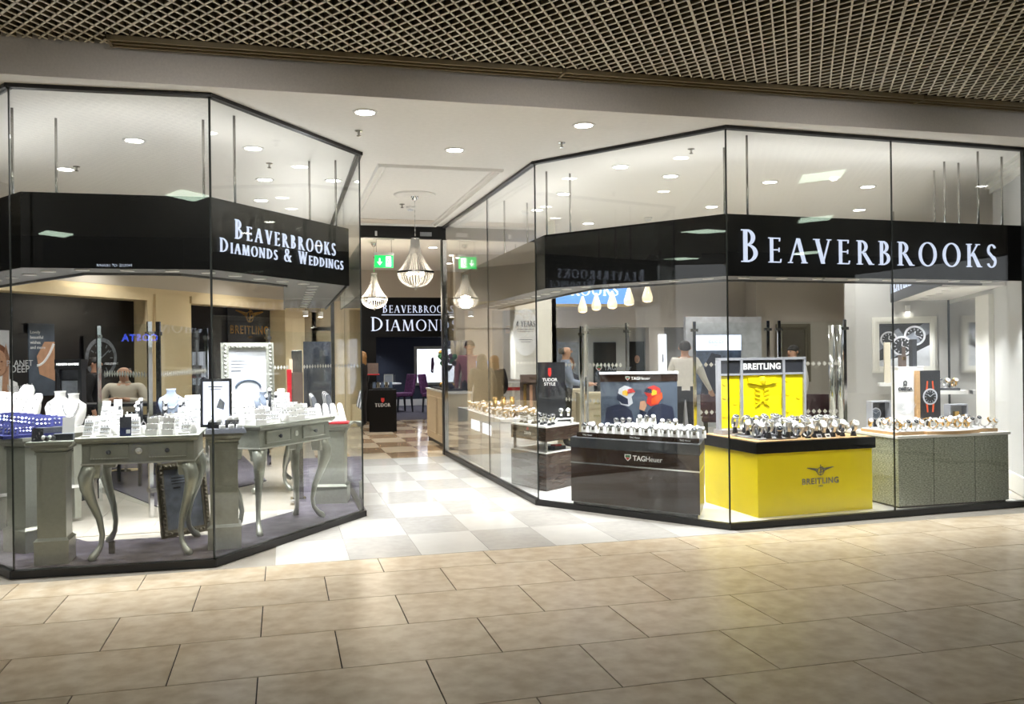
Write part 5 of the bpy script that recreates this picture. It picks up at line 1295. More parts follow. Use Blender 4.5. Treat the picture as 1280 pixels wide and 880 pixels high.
# ---- teardrop pendants
pf = [(.002, .0), (.012, -.01), (.016, -.06), (.04, -.14), (.075, -.23), (.088, -.29), (.08, -.34), (.055, -.37)]
pin = [(.03, -.19), (.05, -.2), (.05, -.35), (.03, -.355)]
for i, (px, yt, yb) in enumerate(((729, 368, 392), (746, 363, 389), (766, 360, 387), (787, 357, 383), (810, 348, 379))):
    D_ = 15.6-.5*i; xy = plan(px, D_); zb = zat(px, yb, D_)
    o = thing('pendant_lamp', ['nearest the entrance of five', 'second from the entrance of five', 'middle one of five', 'fourth from the entrance of five', 'farthest right of five'][i]+' glass teardrop pendant lamps', 'pendant lamp', (xy[0], xy[1], zb+.37), 0, 'teardrop pendant lamps')
    MB().lathe(pf, 20, cap=False).build('shade', 'case_glass', o, True); MB().lathe(pin, 16).build('diffuser', 'pendant_glass', o, True)
    MB().lathe([(.0165, -.058), (.05, -.155), (.086, -.27), (.087, -.3), (.079, -.34)], 8, cap=False).build('ribs', 'pendant_shell', o, False)
    MB().lathe([(.003, 0), (.003, CEIL-zb-.37)], 6).build('cord', 'steel', o)
# ---- blue lit sign box
p0, p1 = ony(684, 357, 15.6), ony(786, 354, 15.6)
o = thing('lightbox_sign', 'blue lit sign box with white letters behind the angled right fascia', 'sign', ((p0.x+p1.x)/2-.5, 15.6, 2.5))
box(-1.3, 1.28, 0, .12, 0, .5).build('box', 'lightbox_blue', o); box(-1.32, 1.3, -.005, .125, -.05, 0).build('lower_rim', 'wall_cream', o)
serif_block('BEAVERBROOKS', .19, 1, .14, 2.2).xf(Matrix.Translation((0, -.004, .16))).build('lettering', 'exit_white', o)
for sx in (-1, 1): MB().lathe([(.008, .5), (.008, 1.1)], 8, sx*.9, .06).build('rod', 'steel', o)

# ---- glass screens with frosted diamonds
dia = MB().xz([(0, -.034), (.03, 0), (0, .034), (-.03, 0)], -.009, -.0065).mesh('diamond'); dia.materials.append(MATS['diamond_frost'])
def screen(a, b, h, zs, label):
    L_ = math.dist(a, b); o = thing('glass_screen', label, 'glass screen', (a[0], a[1], 0), area(a, b), 'frameless glass screens')
    box(.03, L_-.03, -.006, .006, .1, h).build('pane', 'case_glass', o)
    for x in (0, L_):
        box(x-.02, x+.02, -.02, .02, 0.0, h+.02).build('post', 'chrome', o)
        for z in (.25, h-.12): box(x-.05, x+.05, -.025, .025, z, z+.04).build('clamp', 'steel', o)
    for z in zs:
        n = int((L_-.1)/.075)
        for i in range(n): link_mesh('frosted_diamond', dia, o, (.08+.075*i, 0, z))
screen((-1.27, 9.38), (-1.97, 10.64), 1.93, (1.42, .8), 'tall glass screen behind the front left console table')
screen((-1.19, 9.4), plan(258, 10.9), 1.93, (1.42,), 'glass screen running from the chrome post towards the cream pilasters')
screen(plan(335, 12.6), plan(432, 14.6), 1.95, (1.42,), 'glass screen behind the ornate silver picture')
screen(plan(660, 14.6), plan(727, 13.4), 1.97, (1.4, .86), 'glass screen left of the twin chrome posts on the right')
screen(plan(733, 13.3), plan(784, 12.7), 1.99, (1.4, .86), 'glass screen right of the twin chrome posts')
screen(plan(868, 12.2), plan(960, 12.2), 1.98, (1.4, .74), 'glass screen in front of the shop assistant')
screen(plan(974, 12.2), plan(1056, 12.1), 1.98, (1.4, .74), 'glass screen at the end of the pale grey wall')

# ---- posters and prints
def poster(px0, py0, px1, py1, y, name, label, m, extra=(), frame=None, dep=.03):
    a, b = ony(px0, py0, y), ony(px1, py1, y); w_, h_ = b.x-a.x, a.z-b.z
    o = thing(name, label, 'poster', ((a.x+b.x)/2, y, b.z)); box(-w_/2, w_/2, 0, dep, 0, h_).build('panel', m, o)
    if frame:
        for bx in ((-w_/2-.04, -w_/2, -.04, h_+.04), (w_/2, w_/2+.04, -.04, h_+.04), (-w_/2, w_/2, -.04, 0), (-w_/2, w_/2, h_, h_+.04)): box(bx[0], bx[1], -.02, dep, bx[2], bx[3]).build('frame', frame, o)
    for nm, pts, mm in extra: MB().xz([(x*w_, z*h_) for x, z in pts], -.002, 0).build(nm, mm, o)
    return o, w_, h_
o, w_, h_ = poster(742, 428, 771, 512, 17.86, 'wall_poster', 'black poster with a shield logo in the right recess', 'print_black')
tag_logo(o, Matrix.Translation((-w_*.28, -.003, h_*.62)), .07, 'print_pale')
FACE = lambda cx, cz, s: [(cx+s*.8*math.cos(2*PI*i/14), cz+s*math.sin(2*PI*i/14)) for i in range(14)]
def portrait(o, w_, h_, cx, cz, s, hair='print_black', coat='print_black'):
    E_ = lambda kx, kz, dx=0, dz=0: [(cx*w_+s*(dx+kx*math.cos(2*PI*i/18)), cz*h_+s*(dz+kz*math.sin(2*PI*i/18))) for i in range(18)]
    MB().xz([(cx*w_-1.9*s, 0), (cx*w_+1.9*s, 0), (cx*w_+1.6*s, cz*h_-1.5*s), (cx*w_+.5*s, cz*h_-1.0*s), (cx*w_-.5*s, cz*h_-1.0*s), (cx*w_-1.6*s, cz*h_-1.5*s)], -.002, 0).build('printed_coat', coat, o)
    MB().xz(E_(.95, 1.2, 0, .2), -.003, -.002).build('printed_hair', hair, o); MB().xz(E_(.72, .98), -.004, -.003).build('printed_face', 'print_skin', o)
    MB().xz(E_(.1, .06, -.28, .1), -.005, -.004).xz(E_(.1, .06, .28, .1), -.005, -.004).xz(E_(.22, .06, 0, -.5), -.005, -.004).xz(E_(.06, .18, .02, -.15), -.005, -.004).build('printed_features', hair, o)
o, w_, h_ = poster(787, 427, 806, 500, 17.86, 'wall_poster', 'dark portrait poster of a person next to the black logo poster', 'print_black'); portrait(o, w_, h_, .0, .7, w_*.26)
o, w_, h_ = poster(692, 428, 724, 500, 17.38, 'wall_poster', 'warm toned portrait poster left of the twin chrome posts', 'print_grey'); portrait(o, w_, h_, .08, .6, w_*.26, 'print_hair', 'print_navy')
o, w_, h_ = poster(823.5, 418, 834, 505, 17.37, 'light_panel', 'narrow glowing white light panel beside the shop assistant', 'lightbox_white')
MB().box(-w_*.1, w_*.1, -.003, 0, h_*.6, h_*.72).build('print', 'print_pale', o)
o, w_, h_ = poster(869, 419, 927, 492, 16.6, 'wall_poster', 'blue grey fashion poster with a pale header behind the shop assistant', 'print_blue')
box(-w_/2, w_/2, -.004, 0, h_*.74, h_).build('header', 'lightbox_pale', o); text_mb('GUCCI', h_*.075, .003, spacing=1.25).xf(Matrix.Translation((-.06, -.005, h_*.86))).build('lettering', 'print_slate', o)
MB().box(-.1, .02, -.006, -.004, h_*.83, h_*.836).build('rule', 'print_slate', o)
MB().xz([(-w_*.4, 0), (w_*.3, 0), (w_*.1, h_*.45), (w_*.05, h_*.66), (-w_*.15, h_*.7), (-w_*.3, h_*.5)], -.003, 0).build('printed_figure', 'print_navy', o)
struct(box(8.1, 9.85, 16.66, 16.76, 0, 2.3).build('wall_poster_screen', 'print_pale'))
# antique mirror
a, b = ony(970, 405, 16.9), ony(1013, 460, 16.9)
o = thing('wall_mirror', 'antique gilt framed mirror on the right back wall', 'mirror', ((a.x+b.x)/2, 16.92, b.z-.3)); picture_frame(o, b.x-a.x, a.z-b.z+.3, .13, 'frame_antique', 'chrome', Matrix(), .07, (), True)
struct(box(9.9, 13.9, 16.95, 17.4, 0, CEIL).build('wall_mirror_backing', 'wall_taupe'))
# maroon chair backs and cabinets seen through the screens
def cabinet(loc, rz, w_, d_, h_, n, label, m='brushed_cream'):
    o = thing('drawer_cabinet', label, 'cabinet', loc, rz, None); box(-w_/2, w_/2, .0, d_, 0, h_-.03).build('body', m, o); box(-w_/2-.01, w_/2+.01, -.02, d_, h_-.03, h_).build('top', m, o)
    for i in range(n):
        z0 = .05+(h_-.1)*i/n; z1 = .05+(h_-.1)*(i+1)/n-.015; dr = box(-w_/2+.02, w_/2-.02, -.012, 0, z0, z1).build('drawer', m, o)
        box(-.05, .05, -.03, -.012, (z0+z1)/2-.006, (z0+z1)/2+.006).build('handle', 'steel', dr)
xy = plan(745, 14.2); cabinet((xy[0], xy[1], 0), -.2, .55, .5, .93, 4, 'cream cabinet of drawers behind the race backboard')
xy = plan(712, 15.6); cabinet((xy[0], xy[1], 0), -.2, .5, .5, .93, 4, 'cream cabinet of drawers behind the twin chrome posts')
xy = plan(805, 15.2); cabinet((xy[0], xy[1], 0), -.2, 1.1, .5, 1.0, 3, 'cream counter with a small white box on it', 'wall_cream')
xy = plan(806, 15.1); o = thing('document_box', 'small white slanted box on the cream counter', 'box', (xy[0], xy[1], 1.0), -.2); MB().frust(-.18, .18, 0, .2, 0, -.17, .17, .05, .2, .13).build('body', 'white_item', o); box(-.18, .18, -.003, 0, .0, .03).build('front_lip', 'slate', o)
def tub_chair(px, D_, rz, label, m='maroon'):
    xy = plan(px, D_); o = thing('tub_chair', label, 'chair', (xy[0], xy[1], 0), rz); box(-.26, .26, -.26, .26, .4, .5).build('seat', m, o, bevel=.03)
    MB().prism([(-.28, .2), (-.3, -.2), (-.24, -.2), (-.22, .16), (.22, .16), (.24, -.2), (.3, -.2), (.28, .2), (0, .28)][::-1], .5, .86).build('backrest', m, o)
    for sx in (-1, 1):
        for sy in (-1, 1): MB().frust(sx*.2-.015, sx*.2+.015, sy*.2-.015, sy*.2+.015, 0, sx*.21-.022, sx*.21+.022, sy*.21-.022, sy*.21+.022, .4).build('leg', 'dark_item', o)
tub_chair(897, 14.8, 2.6, 'maroon tub chair beside the shop assistant'); tub_chair(1027, 14.2, -.3, 'maroon tub chair right of the yellow backboard'); tub_chair(250, 13.2, .4, 'maroon tub chair before the cream pilasters'); tub_chair(160, 11.0, -.2, 'dark tub chair seen under the front console table', 'slate')
struct(MB().prism([(-2.3, 12.2), (-1.3, 10.0), (-.2, 11.6), (-.6, 14.6), (-2.6, 14.4)], 0, .012).build('floor_rug', 'carpet_fine'), 'grey carpet area behind the chrome post screen')
# steel service columns at the right
for i, (px, lb) in enumerate(((1040, 'left slim chrome column beside the grey wall'), (1050, 'right slim chrome column beside the grey wall'))):
    xy = plan(px, 13.0); o = thing('chrome_column', lb, 'column', (xy[0], xy[1], 0)); MB().lathe([(.05, 0), (.05, 1.95)], 16).build('shaft', 'chrome', o, True); MB().lathe([(.09, 0), (.09, .03), (.055, .04)], 16).build('base', 'steel', o, True)
# round white decal on the panel by the entrance
p = ony(657, 415, 12.74); o = thing('round_sign', 'round white warranty sign on the white panel by the entrance glass', 'sign', (p.x, 12.74, p.z)); r_ = .24
MB().xz([(r_*.42*math.cos(2*PI*i/36)*2, r_*1.5*math.sin(2*PI*i/36)) for i in range(36)], 0, .008).build('disc', 'white_item', o)
serif_block('4 YEARS', .085, 1, .08, .3).xf(Matrix.Translation((0, -.002, .08))).build('lettering', 'print_grey', o)
text_mb('INTEREST FREE CREDIT', .026, .002).xf(Matrix.Translation((0, -.002, .03))).build('lettering', 'print_grey', o); MB().box(-.12, .12, -.003, 0, .005, .009).box(-.1, .1, -.003, 0, -.12, -.112).box(-.08, .08, -.003, 0, -.15, -.144).build('rule', 'print_grey', o)
# ---- left back wall displays
def on_wall(px0, px1): return ws(px0)[0], ws(px1)[0]
def wall_print(px0, py0, px1, py1, name, label, m, yoff=.3, prints=()):
    a, b = on_wall(px0, px1); z1, z0 = ws((px0+px1)/2, py0)[1], ws((px0+px1)/2, py1)[1]
    M = Matrix.Translation((WA[0], WA[1], 0)) @ Matrix.Rotation(area(WA, WB), 4, 'Z'); p = M @ Vector(((a+b)/2, yoff, z0))
    o = thing(name, label, 'poster', tuple(p), area(WA, WB)); w_, h_ = b-a, z1-z0
    box(-w_/2, w_/2, 0, .02, 0, h_).build('panel', m, o)
    return o, w_, h_
o, w_, h_ = wall_print(-8, 412, 30, 522, 'wall_poster', 'pale poster of a red haired woman with raised arm at the left edge', 'print_pale'); portrait(o, w_, h_, .12, .62, .2, 'print_hair', 'print_white')
MB().xz([(w_*.2, h_*.1), (w_*.45, h_*.15), (w_*.48, h_*.7), (w_*.38, h_*.85), (w_*.3, h_*.7)], -.003, 0).build('printed_arm', 'print_skin', o)
o, w_, h_ = wall_print(32, 416, 53, 515, 'wall_poster', 'black poster with white words beside the red haired woman', 'print_black')
for k, (t, z, s) in enumerate((('PLANET', .58, .13), ('DEEP', .5, .15), ('beautiful', .28, .13))): text_mb(t, s, .003).xf(Matrix.Translation((0, -.003, h_*z))).build('lettering', 'print_pale', o)
o, w_, h_ = wall_print(54, 404, 86, 495, 'wall_poster', 'poster of a hand with a silver bracelet behind the black tower', 'print_slate')
MB().xz([(-w_*.1, h_*.3), (w_*.5, h_*.2), (w_*.5, h_*.75), (w_*.1, h_*.75), (-w_*.2, h_*.55)], -.002, 0).build('printed_hand', 'print_skin', o)
MB().add(MB().sweep([(Vector((-w_*.2+w_*.65*t/10, -.004, h_*(.42+.3*(t/10.)**2))), .02) for t in range(11)], 5)).build('printed_bracelet', 'print_white', o)
for k in range(4): text_mb(['Lovely', 'beautiful', 'wishes', 'and more'][k], .07, .003, 'LEFT').xf(Matrix.Translation((-w_*.45, -.003, h_*(.86-.07*k)))).build('lettering', 'print_white', o)
o, w_, h_ = wall_print(122, 420, 180, 500, 'wall_poster', 'dark poster of a large round watch behind the seated man', 'print_black'); flat_watch(o, Matrix.Translation((-.15, -.003, h_*.66)), .34, md='print_black', mc='print_grey', strap=False)
o, w_, h_ = wall_print(300, 352, 352, 480, 'wall_poster', 'dark panel with a gold winged logo on the cream wall', 'print_black'); wing_logo(o, Matrix.Translation((0, -.003, h_*.66)), .32, 'gold')
# lit columns beside the second dark window
for i, px in enumerate((365, 384)):
    s_ = ws(px)[0]; M = Matrix.Translation((WA[0], WA[1], 0)) @ Matrix.Rotation(area(WA, WB), 4, 'Z'); p = M @ Vector((s_, -.35, 2.45))
    o = thing('wall_lamp', ['left narrow wall light washing the cream wall', 'right narrow wall light washing the cream wall'][i], 'lamp', tuple(p)); MB().lathe([(.06, 0), (.06, .12), (.001, .121)], 14).build('body', 'white_item', o); spot(o, (0, 0, -.02), 25, 50, .4, (1, .97, .92)); MB().lathe([(.05, -.003), (.001, -.004)], 12).build('lens', 'lamp', o)
    MB().lathe([(.006, .12), (.006, CEIL-p.z)], 6).build('stem', 'steel', o)
# navy glass wall piece by the entrance left
struct(MB().prism([(.45, 20.3), (1.34, 20.6), (1.34, 20.7), (.45, 20.4)], 0, 1.9).build('wall_navy_panel', 'wall_navy'))
o = thing('light_panel', 'pale lit screen in the background behind the blonde woman', 'screen', (plan(432, 20.0)[0], plan(432, 20.0)[1], .7), -.2); box(-.3, .25, 0, .04, 0, 1.25).build('screen', 'lightbox_pale', o); box(-.02, .0, -.004, 0, 0, 1.25).build('joint', 'print_grey', o); box(-.32, .27, .0, .05, -.7, 0).build('base', 'wall_navy', o)
# ---- inner hall: black plinth with glass case
xa, xb = onz(461, 537, 0), onz(490, 540, 0)
o = thing('display_plinth', 'black display plinth with a red shield and a glass case on top', 'plinth', (2.0, 18.1, 0), -.1)
box(-.28, .28, 0, .5, 0, .86).build('body', 'fascia_black', o); serif_block('TUDOR', .07).xf(Matrix.Translation((0, -.004, .52))).build('lettering', 'white_item', o); MB().xz([(-.035, .64), (0, .6), (.035, .64), (.035, .7), (-.035, .7)], -.004, 0).build('shield', 'print_red', o)
box(-.26, .26, .02, .48, .86, 1.17).build('glass_case', 'case_glass', o); box(-.2, .2, .1, .4, .86, .9).build('watch_pad', 'slate', o)
for i in range(5):
    q = W_TU.parts
    MB().lathe([(.035, .9), (.035, .93), (.03, 1.02)], 10, -.17+.085*i, .2).build('watch', 'chrome' if i % 2 else 'print_blue', o)
o = thing('brochure_box', 'brown tilted box standing on the glass case', 'box', (1.86, 18.3, 1.17), -.1); box(-.14, .08, 0, .03, 0, .26).xf(Matrix.Rotation(R(-20), 4, 'X')).build('lid', 'leather', o); box(-.14, .1, -.08, .05, 0, .02).build('base', 'red', o)
# cream counter inside the door on the right
o = thing('reception_counter', 'cream panelled counter just inside the entrance frame', 'counter', (2.64, 14.2, 0), 0)
box(-.0, .38, 0, 2.2, .06, .93).build('body', 'brushed_cream', o); box(-.02, .4, -.02, 2.22, .93, .96).build('top', 'white_base', o); box(.02, .36, .02, 2.18, 0, .06).build('plinth', 'slate', o)
for a, b in ((.08, 1.05), (1.15, 2.1)):
    m = MB()
    for bx in ((a, b, .16, .19), (a, b, .8, .83), (a, a+.03, .19, .8), (b-.03, b, .19, .8)): m.box(-.012, 0, bx[0], bx[1], bx[2], bx[3])
    m.build('panel_moulding', 'brushed_cream', o)
o = thing('counter_showcase', 'glass showcase on the cream counter', 'showcase', (2.65, 14.6, .96)); box(0, .36, 0, 1.6, 0, .33).build('glass', 'case_glass', o); box(.03, .33, .04, 1.56, 0, .03).build('bed', 'slate', o)
for i in range(6): MB().ball((.15+.07*(i % 2), .2+.22*i, .07), .05, 8, 5).build('ornament', ['navy', 'gold', 'jewel'][i % 3], o, True)
o = thing('flower_bowl', 'bowl of dusky flowers on the glass showcase', 'flowers', (2.83, 15.3, 1.29)); MB().lathe([(.05, 0), (.09, .06), (.1, .1)], 14).build('bowl', 'leather', o, True)
rr = random.Random(4)
for i in range(16): MB().ball((rr.uniform(-.13, .13), rr.uniform(-.12, .12), .12+rr.uniform(0, .2)), .05, 7, 5).build('flower', rr.choice(['purple', 'leather', 'print_green', 'gold']), o, True)
# ---- back room: lit picture, purple chair, round desk
a, b = ony(518, 433, 26.9), ony(572, 481, 26.9); o = thing('lit_picture', 'large white lit picture in a silver frame in the back room', 'picture', ((a.x+b.x)/2, 27.0, b.z)); w_, h_ = b.x-a.x, a.z-b.z
picture_frame(o, w_, h_, .09, 'frame_silver', 'lightbox_white', Matrix(), .05, [('printed_figure', MB().xz([(-w_*.12, h_*.35), (-w_*.06, h_*.3), (-w_*.03, h_*.55), (-w_*.05, h_*.72), (-w_*.1, h_*.7)], 0, .002), 'purple')])
def dining_chair(x, y, rz, label):
    o = thing('dining_chair', label, 'chair', (x, y, 0.005), rz); box(-.25, .25, -.25, .25, .42, .53).build('seat', 'purple', o, bevel=.03)
    MB().add(box(-.25, .25, .0, .08, 0, .55), Matrix.Translation((0, .2, .5)) @ Matrix.Rotation(R(-10), 4, 'X')).build('backrest', 'purple', o, bevel=.03)
    for sx in (-1, 1):
        for sy in (-1, 1): MB().frust(sx*.22-.015, sx*.22+.015, sy*.23-.015, sy*.23+.015, 0, sx*.21-.025, sx*.21+.025, sy*.2-.025, sy*.2+.025, .42).build('leg', 'dark_item', o)
xy = plan(501, 24.2); dining_chair(xy[0], xy[1], R(-70), 'purple velvet chair with dark legs in the back room')
xy = plan(541, 24.0); dining_chair(xy[0], xy[1], R(60), 'second purple velvet chair partly behind the cream counter')
xy = plan(490, 24.6); o = thing('round_table', 'white topped table beside the purple velvet chair', 'table', (xy[0]-.15, xy[1]+.1, .005)); MB().lathe([(.4, .74), (.42, .75), (.42, .77), (.4, .78)], 28).build('tabletop', 'white_item', o); MB().lathe([(.2, 0), (.2, .02), (.04, .05), (.03, .74)], 14).build('pedestal', 'steel', o, True)
o = thing('picture_stand', 'small white framed card on the round table', 'picture', (xy[0]-.1, xy[1]+.05, .785), -.2); box(-.13, .13, 0, .02, 0, .25).build('frame', 'frame_white', o); box(-.1, .1, -.003, 0, .03, .22).build('print', 'print_pale', o)
# pampas grass vase
xy = plan(571, 17.3); o = thing('pampas_vase', 'tall vase of pale pampas grass behind the entrance glass', 'vase', (xy[0], xy[1], .0)); box(-.12, .12, -.12, .12, 0, .95).build('stand', 'white_base', o); MB().lathe([(.05, .95), (.08, 1.05), (.05, 1.2), (.035, 1.3)], 14).build('vase', 'grey_frame', o, True)
for i in range(5): a = i*1.25; MB().sweep([(Vector((.02*math.cos(a), .02*math.sin(a), 1.25)), .006), (Vector((.05*math.cos(a), .05*math.sin(a), 1.45)), .035), (Vector((.09*math.cos(a), .09*math.sin(a), 1.65)), .045), (Vector((.12*math.cos(a), .12*math.sin(a), 1.85)), .01)], 8).build('plume', 'grass', o, True)
# till with monitor
xy = (4.4, 15.7); o = thing('till_desk', 'white till desk with a red stripe behind the entrance glass', 'desk', (xy[0]-.2, xy[1], 0), 0); box(-.75, .75, 0, .5, 0, 1.05).build('body', 'white_base', o); box(-.76, .76, -.005, 0, .9, .96).build('stripe', 'red', o)
o = thing('monitor', 'blue lit monitor on the till desk', 'monitor', (xy[0]-.7, xy[1]+.25, 1.05), -.2); box(-.2, .2, 0, .03, .12, .4).build('screen', 'lightbox_blue', o); box(-.03, .03, .01, .03, 0, .12).build('stem', 'dark_item', o); box(-.1, .1, -.05, .1, 0, .012).build('foot', 'dark_item', o)
# fire alarm
p = ony(637, 472, 13.0)

# ================================================================== PEOPLE
def person(label, loc, rz, h, shirt, trouser, hair, pose=None, hairstyle='short', skin='skin', width=1., shoes='dark_item', belly=0., sleeve='shirt'):
    s = h/1.76
    J = dict(pelvis=(0, 0, .96), waist=(0, -.01, 1.1), chest=(0, 0, 1.3), neckb=(0, .01, 1.47), neck=(0, 0, 1.535), jaw=(0, -.015, 1.59), head=(0, 0, 1.66), top=(0, .005, 1.72),
             shl=(-.175, .01, 1.425), ell=(-.24, .03, 1.13), wrl=(-.25, -.06, .88), hal=(-.25, -.08, .8), shr=(.175, .01, 1.425), elr=(.24, .03, 1.13), wrr=(.25, -.06, .88), har=(.25, -.08, .8),
             hil=(-.1, 0, .92), knl=(-.105, -.02, .5), anl=(-.11, .02, .09), tol=(-.12, -.14, .035), hir=(.1, 0, .92), knr=(.105, -.02, .5), anr=(.11, .02, .09), tor=(.12, -.14, .035))
    J.update(pose or {})
    Rd = dict(pelvis=(.15, .115), waist=(.145+belly*.6, .105+belly), chest=(.16, .115), neckb=(.075, .07), neck=(.055, .058), jaw=(.06, .075), head=(.078, .095), top=(.055, .07),
              shl=.088, ell=.05, wrl=.034, hal=.034, shr=.088, elr=.05, wrr=.034, har=.034, hil=.1, knl=.065, anl=.045, tol=.04, hir=.1, knr=.065, anr=.045, tor=.04)
    Ed = [('pelvis', 'waist', 'shirt'), ('waist', 'chest', 'shirt'), ('chest', 'neckb', 'shirt'), ('neckb', 'neck', 'skin'), ('neck', 'jaw', 'skin'), ('jaw', 'head', 'skin'), ('head', 'top', 'skin'),
          ('chest', 'shl', 'shirt'), ('shl', 'ell', 'shirt'), ('ell', 'wrl', sleeve), ('wrl', 'hal', 'skin'), ('chest', 'shr', 'shirt'), ('shr', 'elr', 'shirt'), ('elr', 'wrr', sleeve), ('wrr', 'har', 'skin'),
          ('pelvis', 'hil', 'trouser'), ('hil', 'knl', 'trouser'), ('knl', 'anl', 'trouser'), ('anl', 'tol', 'shoe'), ('pelvis', 'hir', 'trouser'), ('hir', 'knr', 'trouser'), ('knr', 'anr', 'trouser'), ('anr', 'tor', 'shoe')]
    # five fingers on each hand
    for sd in 'lr':
        hv = Vector(J['ha'+sd]); d = (hv-Vector(J['wr'+sd])).normalized(); sg = 1 if sd == 'l' else -1
        side = d.cross(Vector((0, 0, 1))) if abs(d.z) < .8 else Vector((0, -1, 0)); side.normalize(); pal = d.cross(side)
        for k, (o_, ln) in enumerate(((-.03, .062), (-.01, .075), (.01, .07), (.03, .055))):
            n1, n2 = f'f{sd}{k}a', f'f{sd}{k}b'; J[n1] = tuple(hv+d*(.035+ln*.3)+side*o_); J[n2] = tuple(hv+d*(.03+ln)+side*o_+pal*sg*.02)
            Rd[n1] = .0105; Rd[n2] = .008; Ed += [('ha'+sd, n1, 'skin'), (n1, n2, 'skin')]
        n1 = f't{sd}'; J[n1] = tuple(hv+d*.03-side*.055+pal*sg*.015); Rd[n1] = .011; Ed.append(('ha'+sd, n1, 'skin'))
    names = list(J); idx = {n: i for i, n in enumerate(names)}
    me = bpy.data.meshes.new('body'); me.from_pydata([Vector((J[n][0]*width if n not in ('neck', 'jaw', 'head', 'top') else J[n][0], J[n][1], J[n][2])) for n in names], [(idx[a], idx[b]) for a, b, _ in Ed], []); me.update()
    ob = bpy.data.objects.new('tmp', me); C.objects.link(ob)
    ob.modifiers.new('skin', 'SKIN'); sub = ob.modifiers.new('sub', 'SUBSURF'); sub.levels = 2; sub.render_levels = 2
    sv = me.skin_vertices[0].data
    for n in names:
        r_ = Rd[n]; r_ = r_ if isinstance(r_, tuple) else (r_, r_)
        k = width if n in ('pelvis', 'waist', 'chest') else 1.
        sv[idx[n]].radius = (r_[0]*k*1.08, r_[1]*1.08); sv[idx[n]].use_root = n == 'pelvis'
    dg = bpy.context.evaluated_depsgraph_get(); nm = bpy.data.meshes.new_from_object(ob.evaluated_get(dg))
    vs = {n: Vector(me.vertices[idx[n]].co) for n in names}
    bpy.data.objects.remove(ob)
    order = ['skin', 'shirt', 'trouser', 'shoe']
    for m in (skin, shirt, trouser, shoes): nm.materials.append(MATS[m])
    for p in nm.polygons:
        c = p.center; best = None
        for a, b, t in Ed:
            A_, B_ = vs[a], vs[b]; d = B_-A_; q = max(0, min(1, (c-A_).dot(d)/max(1e-9, d.length_squared))); dist = (c-(A_+d*q)).length
            if best is None or dist < best[0]: best = (dist, t)
        p.material_index = order.index(best[1]); p.use_smooth = True
    root = thing('person', label, 'person', loc, rz); root.scale = (s, s, s)
    nm.name = 'body'; b = bpy.data.objects.new('body', nm); C.objects.link(b); b.parent = root
    hd = Vector(J['head']); tp = Vector(J['top'])
    # face features
    ey = MB()
    for sx in (-1, 1): ey.ball((hd.x+sx*.032, hd.y-.088, hd.z+.0), .0095, 6, 5)
    ey.build('eyes', 'dark_item', root); 
    MB().xz([(hd.x-.009, hd.z-.035), (hd.x+.009, hd.z-.035), (hd.x+.004, hd.z+.005), (hd.x-.004, hd.z+.005)], hd.y-.118, hd.y-.08).build('nose', skin, root)
    MB().box(hd.x-.024, hd.x+.024, hd.y-.096, hd.y-.08, hd.z-.066, hd.z-.058).build('mouth', 'maroon', root)
    er = MB()
    for sx in (-1, 1): er.ball((hd.x+sx*.082, hd.y+.01, hd.z-.01), .022, 8, 5, 1.3)
    er.build('ears', skin, root, True)
    hm = MB()
    if hairstyle != 'bald':
        rg = []
        for i in range(8):
            t = i/7.*PI*.56; r_ = math.sin(t)
            rg.append([(hd.x+.096*r_*math.cos(2*PI*k/18), hd.y+.012+(.112 if math.sin(2*PI*k/18) > 0 else .098)*r_*math.sin(2*PI*k/18), hd.z+.01+.1*math.cos(t)-(.05*max(0, math.sin(2*PI*k/18)) if i > 4 else 0)+(.03*max(0, -math.sin(2*PI*k/18)) if i > 5 else 0)) for k in range(18)])
        hm.rings(rg[::-1])
        if hairstyle == 'long':
            hm.rings([[(hd.x+a*math.cos(2*PI*k/16), hd.y+.045+b_*math.sin(2*PI*k/16), hd.z+z) for k in range(16)] for a, b_, z in ((.09, .06, .04), (.105, .068, -.05), (.115, .062, -.15), (.1, .05, -.25), (.05, .025, -.29))])
        hm.build('hair', hair, root, True)
    else:
        hm.rings([[(hd.x+.089*math.cos(PI*k/8*1.0)*q[0], hd.y+.02+.1*math.sin(PI*k/8)*q[0], hd.z+q[1]) for k in range(9)]+[(hd.x+.078*math.cos(PI*(8-k)/8), hd.y+.02+.085*math.sin(PI*(8-k)/8), hd.z+q[1]) for k in range(9)] for q in ((.95, -.06), (1.02, -.01), (1.0, .04))])
        hm.build('hair', hair, root, True)
    cl = MB().rings([[(a*math.cos(2*PI*k/16), .006+b_*math.sin(2*PI*k/16), z) for k in range(16)] for a, b_, z in ((.085, .085, 1.455), (.076, .078, 1.485), (.07, .072, 1.487), (.075, .076, 1.455))])
    n0 = Vector(J['neckb']); cl.v = [(x+n0.x, y+n0.y-.01, z-1.45+n0.z) for x, y, z in cl.v]; cl.build('collar', shirt, root, True)
    return root
mat('shirt_check', 'd9cdbb', .85, vary=.1, scale=90); mat('shirt_white', 'd9d4cd', .85, vary=.04, scale=30); mat('shirt_pink', '8f5a68', .85, vary=.1)
mat('coat_black', '17171a', .8, vary=.2); mat('trousers_black', '16151a', .85, vary=.1); mat('shirt_blue', '8791a8', .85, vary=.1)
mat('hair_blonde', 'a97c46', .6, vary=.25, scale=60); mat('hair_brown', '3a2418', .6, vary=.25, scale=60); mat('hair_grey', '6b6560', .6, vary=.2, scale=60); mat('hair_dark', '1f1714', .6, vary=.2, scale=60)
def at_px(px, D_): xy = plan(px, D_); return (xy[0], xy[1], 0)
